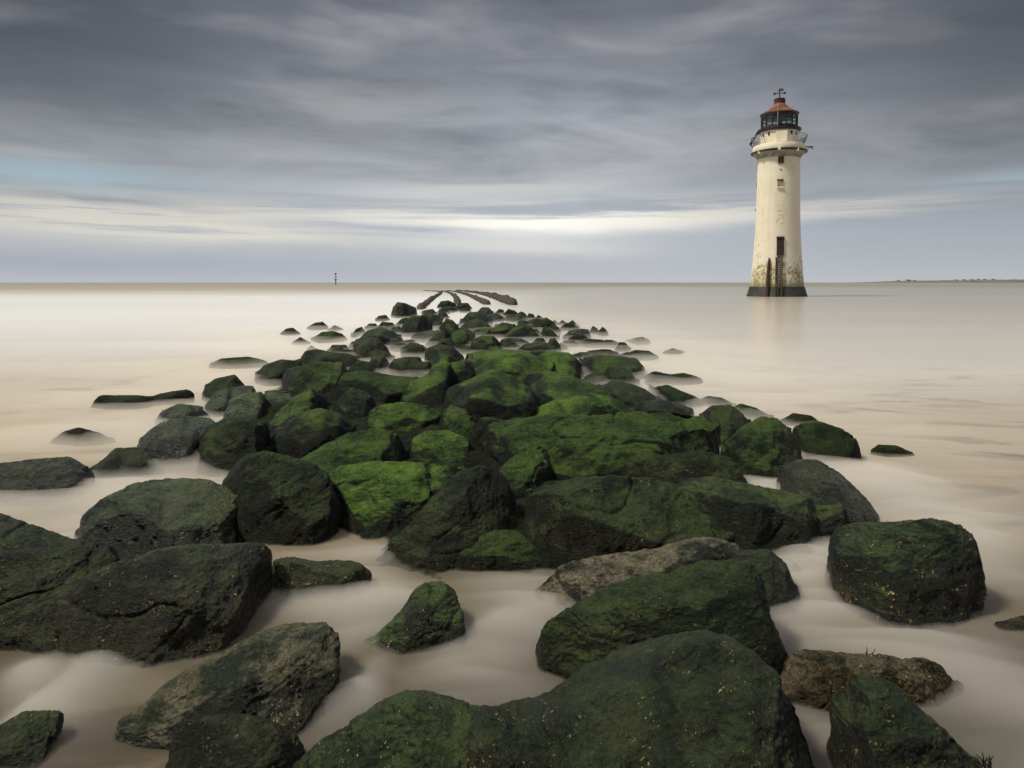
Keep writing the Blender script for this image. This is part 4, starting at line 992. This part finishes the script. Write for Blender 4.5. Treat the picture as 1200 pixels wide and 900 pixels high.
bm_obj('lantern_frame', bmb, dark, lh)
lathe('lantern_lamp', [(1.8, 150), (2.6, 147), (2.6, 142), (1.2, 140)], dark, lh, seg=24)
lathe('lantern_fascia', [(20.4, 137.8), (21.4, 137.6), (22.0, 134.2), (20.0, 134.0)], dark, lh)
rf = lathe('lantern_roof', [(22.6, 135.0), (22.9, 134.0), (18.6, 131.6), (14.2, 129.0), (10.4, 126.2), (7.8, 123.6), (6.6, 122.0), (6.4, 121.4)], rust_roof, lh)
lathe('roof_vent', [(6.6, 121.8), (6.6, 117.2), (6.9, 116.6), (6.2, 115.8), (2.0, 115.4)], rust, rf, seg=32)
bmv = bmesh.new()
bar_bm(bmv, (0, 0, LZ(116)), (0, 0, LZ(103.2)), .09)
for sx, sy in ((1, 0), (-1, 0), (0, 1), (0, -1)):
    bar_bm(bmv, (0, 0, LZ(109)), (sx * 5.6 * MPP, sy * 5.6 * MPP, LZ(109.4)), .06)
    box_bm(bmv, (sx * 5.8 * MPP, sy * 5.8 * MPP, LZ(109.4)), (.30, .08, .30) if sx else (.08, .30, .30))
bar_bm(bmv, (-2.6 * MPP, 0, LZ(106.6)), (3.0 * MPP, 0, LZ(105.6)), .06)
box_bm(bmv, (2.8 * MPP, 0, LZ(105.4)), (.36, .05, .30), 0, 0)
bm_obj('weather_vane', bmv, dark, rf)
# aerial pole up the lantern front
bmv = bmesh.new(); yf = -21.8 * MPP
bar_bm(bmv, (-1.6 * MPP, yf, LZ(155)), (-1.6 * MPP, yf, LZ(127)), .07)
bm_obj('aerial_pole', bmv, rail_m, lh)
bmv = bmesh.new(); box_bm(bmv, (1.0 * MPP, -21.4 * MPP, LZ(145)), (.56, .25, 1.1)); bm_obj('equipment_box', bmv, dark, lh)
bmv = bmesh.new(); box_bm(bmv, (2.8 * MPP, -22.4 * MPP, LZ(164)), (13 * MPP, .5, 13 * MPP)); bm_obj('service_door', bmv, paint, lh)
# flared mesh guard rails of the gallery
bmr = bmesh.new(); NB = 56
for i in range(NB):
    a = 2 * math.pi * i / NB
    if abs(((a + math.pi / 2 + math.pi) % (2 * math.pi)) - math.pi) < 0.55:
        continue
    r0, r1 = 28.6 * MPP, 32.6 * MPP
    p0 = Vector((r0 * math.cos(a), r0 * math.sin(a), LZ(171.8))); p1 = Vector((r1 * math.cos(a), r1 * math.sin(a), LZ(161.2)))
    bar_bm(bmr, p0, p1, .035, 4)
    a2 = a + 2 * math.pi / NB
    for k in range(5):
        f = k / 4
        q = p0.lerp(p1, f)
        rq = math.hypot(q.x, q.y)
        bar_bm(bmr, q, (rq * math.cos(a2), rq * math.sin(a2), q.z), .06 if k == 4 else .028, 4)
bm_obj('guard_rail', bmr, rail_m, lh)
# leaning hatch panel at the left of the gallery, braces under the lantern deck
bmr = bmesh.new()
bar_bm(bmr, (-24.6 * MPP, 0, LZ(153.4)), (-33.6 * MPP, 0, LZ(167)), .17)
bar_bm(bmr, (-24.6 * MPP, -3 * MPP, LZ(153.4)), (-33.2 * MPP, -3 * MPP, LZ(167)), .13)
bar_bm(bmr, (-33.4 * MPP, -3.2 * MPP, LZ(166.8)), (-33.4 * MPP, .4, LZ(166.8)), .16)
bar_bm(bmr, (-33.2 * MPP, -1.5 * MPP, LZ(167)), (-29.6 * MPP, -1.5 * MPP, LZ(172.5)), .07)
bm_obj('stay_frame', bmr, dark, lh)
bmr = bmesh.new()
bar_bm(bmr, (30 * MPP, 0, LZ(173.6)), (38.4 * MPP, 0, LZ(174.4)), .07); bar_bm(bmr, (38.2 * MPP, 0, LZ(174)), (38.6 * MPP, 0, LZ(177.6)), .06)
bar_bm(bmr, (30 * MPP, 0, LZ(176.6)), (38.2 * MPP, 0, LZ(175)), .05)
bm_obj('davit_arm', bmr, dark, lh)
for ax_, ay_ in ((-22.5, 178), (0.6, 176.6), (21.0, 177.8)):
    bmr = bmesh.new()
    rr = 31.5 * MPP; x_ = ax_ * MPP; y_ = -math.sqrt(max(0, rr * rr - x_ * x_))
    box_bm(bmr, (x_, y_, LZ(ay_ + 2.6)), (.34, .4, .36)); bm_obj('floodlight', bmr, paint, lh)
for i, ax_ in enumerate((-18, -11.5, 14, 19.5)):
    bmr = bmesh.new()
    rr = 22.2 * MPP; x_ = ax_ * MPP; y_ = -math.sqrt(rr * rr - x_ * x_)
    box_bm(bmr, (x_, y_, LZ(159.4)), (.22, .22, .42), math.atan2(x_, -y_)); bm_obj('vent_slot', bmr, dark, dr)

def tower_r(py):
    ys = [q[1] for q in reversed(TOW)]; rs_ = [q[0] for q in reversed(TOW)]
    return float(np.interp(py, ys, rs_)) * MPP
def lean(py): return (348 - py) * 0.0       # the camera pitch supplies the lean
def panel(name, px, y0, y1, wpx, mat, parent, depth=.16, sink=0.06):
    bmq = bmesh.new()
    yc = (y0 + y1) / 2
    x_ = (px) * MPP
    rr = tower_r(yc)
    ang = math.asin(max(-1, min(1, x_ / rr)))
    slope_a = math.atan2(tower_r(y1) - tower_r(y0), (LZ(y0) - LZ(y1)))
    box_bm(bmq, (x_, -(rr * math.cos(ang)) - depth / 2 + sink, LZ(yc)), (wpx * MPP, depth, abs(LZ(y0) - LZ(y1))), ang, -slope_a)
    return bm_obj(name, bmq, mat, parent)
# upper window: frame, two dark panes
wn = panel('window', 2.6, 186.9, 195.8, 6.8, tan_in, lh, .16)
panel('pane', 1.2, 188.0, 195.2, 2.3, board, wn, .20); panel('pane', 4.1, 188.0, 195.2, 2.3, board, wn, .20)
panel('vent_hole', 2.6, 201.6, 202.8, 1.5, board, lh, .14)
wn = panel('blocked_window', 2.2, 214.2, 223.0, 6.6, tan_in, lh, .14)
panel('sill', 2.2, 222.0, 223.2, 7.6, paint, wn, .28); panel('lintel', 2.2, 213.6, 214.8, 7.4, ladder_m, wn, .20)
for sx, y in ((-24.6, 194), (-24.9, 216), (-25.8, 245)):
    bmq = bmesh.new(); box_bm(bmq, (sx * MPP * .985, 0.2, LZ(y)), (.24, .6, .95 if y < 240 else .3)); bm_obj('side_window', bmq, board, lh)
dd = panel('door', 3.4, 280.0, 300.0, 8.2, board, lh, .22, .06)
panel('door_lintel', 3.4, 279.0, 280.6, 9.0, ladder_m, dd, .34, .06)
panel('door_handle', 5.4, 290.0, 291.6, .8, rust, dd, .34, .06)
# ladder from the door down the tarred base
ld = None
bmq = bmesh.new()
def foot_y(py):
    return -(float(np.interp(py, [300, 306, 320, 336, 343, 350], [28.5, 29.0, 30.3, 32.8, 34.8, 36.8])) * MPP) - .22
for xo in (0.9, 5.7):
    pts_ = [Vector((xo * MPP, foot_y(y), LZ(y))) for y in (300, 312, 324, 336, 350)]
    for a, b_ in zip(pts_, pts_[1:]):
        bar_bm(bmq, a, b_, .085)
y = 301.5
while y < 349:
    bar_bm(bmq, (0.9 * MPP, foot_y(y), LZ(y)), (5.7 * MPP, foot_y(y), LZ(y)), .06)
    y += 2.5
bm_obj('ladder', bmq, ladder_m, lh)
bmq = bmesh.new()
for a, b_ in ((302, 320), (320, 336), (336, 348)):
    bar_bm(bmq, (-1.1 * MPP, foot_y(a) + .1, LZ(a)), (-1.1 * MPP, foot_y(b_) + .1, LZ(b_)), .085)
bm_obj('pipe', bmq, ladder_m, lh)
bmq = bmesh.new()
for a, b_, r_ in ((303, 307, .12), (307, 322, .20), (322, 336, .22), (336, 350, .22)):
    xa = lambda q: (-9.0 - (q - 303) * 0.05) * MPP
    bar_bm(bmq, (xa(a), foot_y(a) + .15, LZ(a)), (xa(b_), foot_y(b_) + .15, LZ(b_)), r_, 8)
bm_obj('fender_post', bmq, rust, lh)

# ------------------------------------------------------------------ far beacon
BD = depth_on(333.6)
BC = at(393.5, 333.6, BD)
BP = BD / F_PX
bc = empty('sea_beacon', (BC.x, BD, 0))
tag(bc, 'tiny dark navigation beacon post with top mark on the horizon, left of centre', 'beacon')
bmq = bmesh.new(); bar_bm(bmq, (0, 0, -1), (0, 0, 6.0 * BP), .55 * BP * 1.0, 10); bm_obj('post', bmq, dark, bc)
bmq = bmesh.new(); box_bm(bmq, (0, 0, 5.9 * BP), (2.5 * BP, 2.0 * BP, .9 * BP)); bm_obj('platform', bmq, dark, bc)
bmq = bmesh.new(); bar_bm(bmq, (0, 0, 6 * BP), (0, 0, 13.6 * BP), .25 * BP, 8); bm_obj('mast', bmq, dark, bc)
bmq = bmesh.new(); bmesh.ops.create_cone(bmq, cap_ends=True, segments=12, radius1=1.5 * BP, radius2=.3 * BP, depth=1.6 * BP)
o = bm_obj('lantern', bmq, dark, bc); o.location = (0, 0, 8.9 * BP)
bmq = bmesh.new(); bmesh.ops.create_uvsphere(bmq, u_segments=12, v_segments=8, radius=1.1 * BP)
o = bm_obj('top_mark', bmq, dark, bc); o.location = (0, 0, 12.6 * BP)

# ------------------------------------------------------------------ far low shore with a few houses
land_m = simple('far_shore_ground', (.16, .165, .15, 1), .9, scale=.004, col2=(.11, .12, .11, 1))
CD = 5200.0
cp = CD / F_PX
prof = [(985, 0.0), (1010, 0.5), (1030, 1.2), (1060, 2.4), (1090, 2.6), (1120, 3.0), (1150, 3.4), (1180, 3.6), (1230, 4.2), (1320, 5.2), (1500, 6.0), (1800, 4.0)]
xs = np.linspace(985, 1800, 140)
hs = np.interp(xs, [a for a, _b in prof], [b_ for _a, b_ in prof]) * (0.92 + 0.16 * RNG.random(140))
verts, faces = [], []
for x, h in zip(xs, hs):
    wx = (x - 600) / F_PX * CD
    for dy_, k in ((0, 0.0), (60, .55), (220, .9), (600, 1.0), (1500, .9), (2500, 0.0)):
        verts.append((wx * (1 + dy_ / CD), CD + dy_, (h * k * cp if k else -2.0) * (1 + dy_ / CD)))
for i in range(139):
    for k in range(5):
        a = i * 6 + k
        faces.append((a, a + 6, a + 7, a + 1))
shore = link_mesh('shore_hills', mesh_from(verts, faces, 'shore_hills'), land_m)
structure(shore)
wall_m = simple('pale_far_wall', (.52, .48, .44, 1), .8, scale=.05)
roof_m = simple('far_roof', (.16, .11, .09, 1), .8, scale=.05)
for i, (x, wpx, hpx) in enumerate(((1052, 3.2, 1.3), (1064, 5.0, 1.7), (1071, 3.0, 1.1), (1120, 3.4, 1.3), (1129, 3.0, 1.6), (1138, 4.5, 1.2), (1146, 2.6, 1.7), (1153, 3.8, 1.3), (1163, 3.4, 1.5))):
    h = float(np.interp(x, xs, hs)) * .9 * cp
    hb = empty('shore_building', ((x - 600) / F_PX * (CD + 215), CD + 215, h))
    tag(hb, 'tiny pale building with dark roof on the far low shore at the horizon', 'building', 'buildings on the far shore')
    W, Hh, Dp = wpx * cp, hpx * cp * .62, 20.0
    bmq = bmesh.new(); box_bm(bmq, (0, 0, Hh / 2 - 2), (W, Dp, Hh + 4)); bm_obj('wall', bmq, wall_m, hb)
    bmq = bmesh.new()
    a = [bmq.verts.new(q) for q in ((-W * .53, -Dp * .55, Hh + .05), (W * .53, -Dp * .55, Hh + .05), (W * .53, Dp * .55, Hh + .05), (-W * .53, Dp * .55, Hh + .05), (-W * .45, 0, Hh * 1.6), (W * .45, 0, Hh * 1.6))]
    for q in ((0, 1, 5, 4), (2, 3, 4, 5), (1, 2, 5), (3, 0, 4), (3, 2, 1, 0)):
        bmq.faces.new([a[k] for k in q])
    bm_obj('roof', bmq, roof_m, hb)

# ------------------------------------------------------------------ weed sprigs standing up from two rocks
weed_m = simple('dark_seaweed', (.02, .018, .010, 1), .5, scale=20)
def sprig(px, py, d, h, label, n=5):
    base = at(px, py, d)
    bmq = bmesh.new()
    rr = random.Random(px)
    for k in range(n):
        p0 = Vector((rr.uniform(-.02, .02), rr.uniform(-.02, .02), -.03)); v = Vector((rr.uniform(-.5, .5), rr.uniform(-.2, .2), 1)).normalized()
        for j in range(4):
            p1 = p0 + v * h / 4
            bar_bm(bmq, p0, p1, .0045 * (1 - j * .2), 5)
            v = (v + Vector((rr.uniform(-.5, .5), rr.uniform(-.2, .2), rr.uniform(-.25, .1)))).normalized()
            p0 = p1
    o = bm_obj('seaweed', bmq, weed_m)
    o.location = base
    tag(o, label, 'seaweed')
sprig(1017, 768, depth_on(832) + .28, .075, 'small dark seaweed sprig standing on the sandy brown barnacled rock', 4)
sprig(1160, 892, depth_on(985) + .30, .06, 'dark seaweed tuft at the tip of the pointed bottom corner boulder', 7)

# ------------------------------------------------------------------ render settings
vs = scene.view_settings
vs.view_transform = 'Standard'
vs.look = 'None'
vs.gamma = 1.0
vs.use_curve_mapping = False
vs.exposure = 0.0
cy = scene.cycles
cy.use_denoising = True
cy.max_bounces = 10
cy.diffuse_bounces = 3
cy.glossy_bounces = 3
cy.transmission_bounces = 6
cy.volume_bounces = 4
cy.transparent_max_bounces = 16
cy.sample_clamp_indirect = 6.0
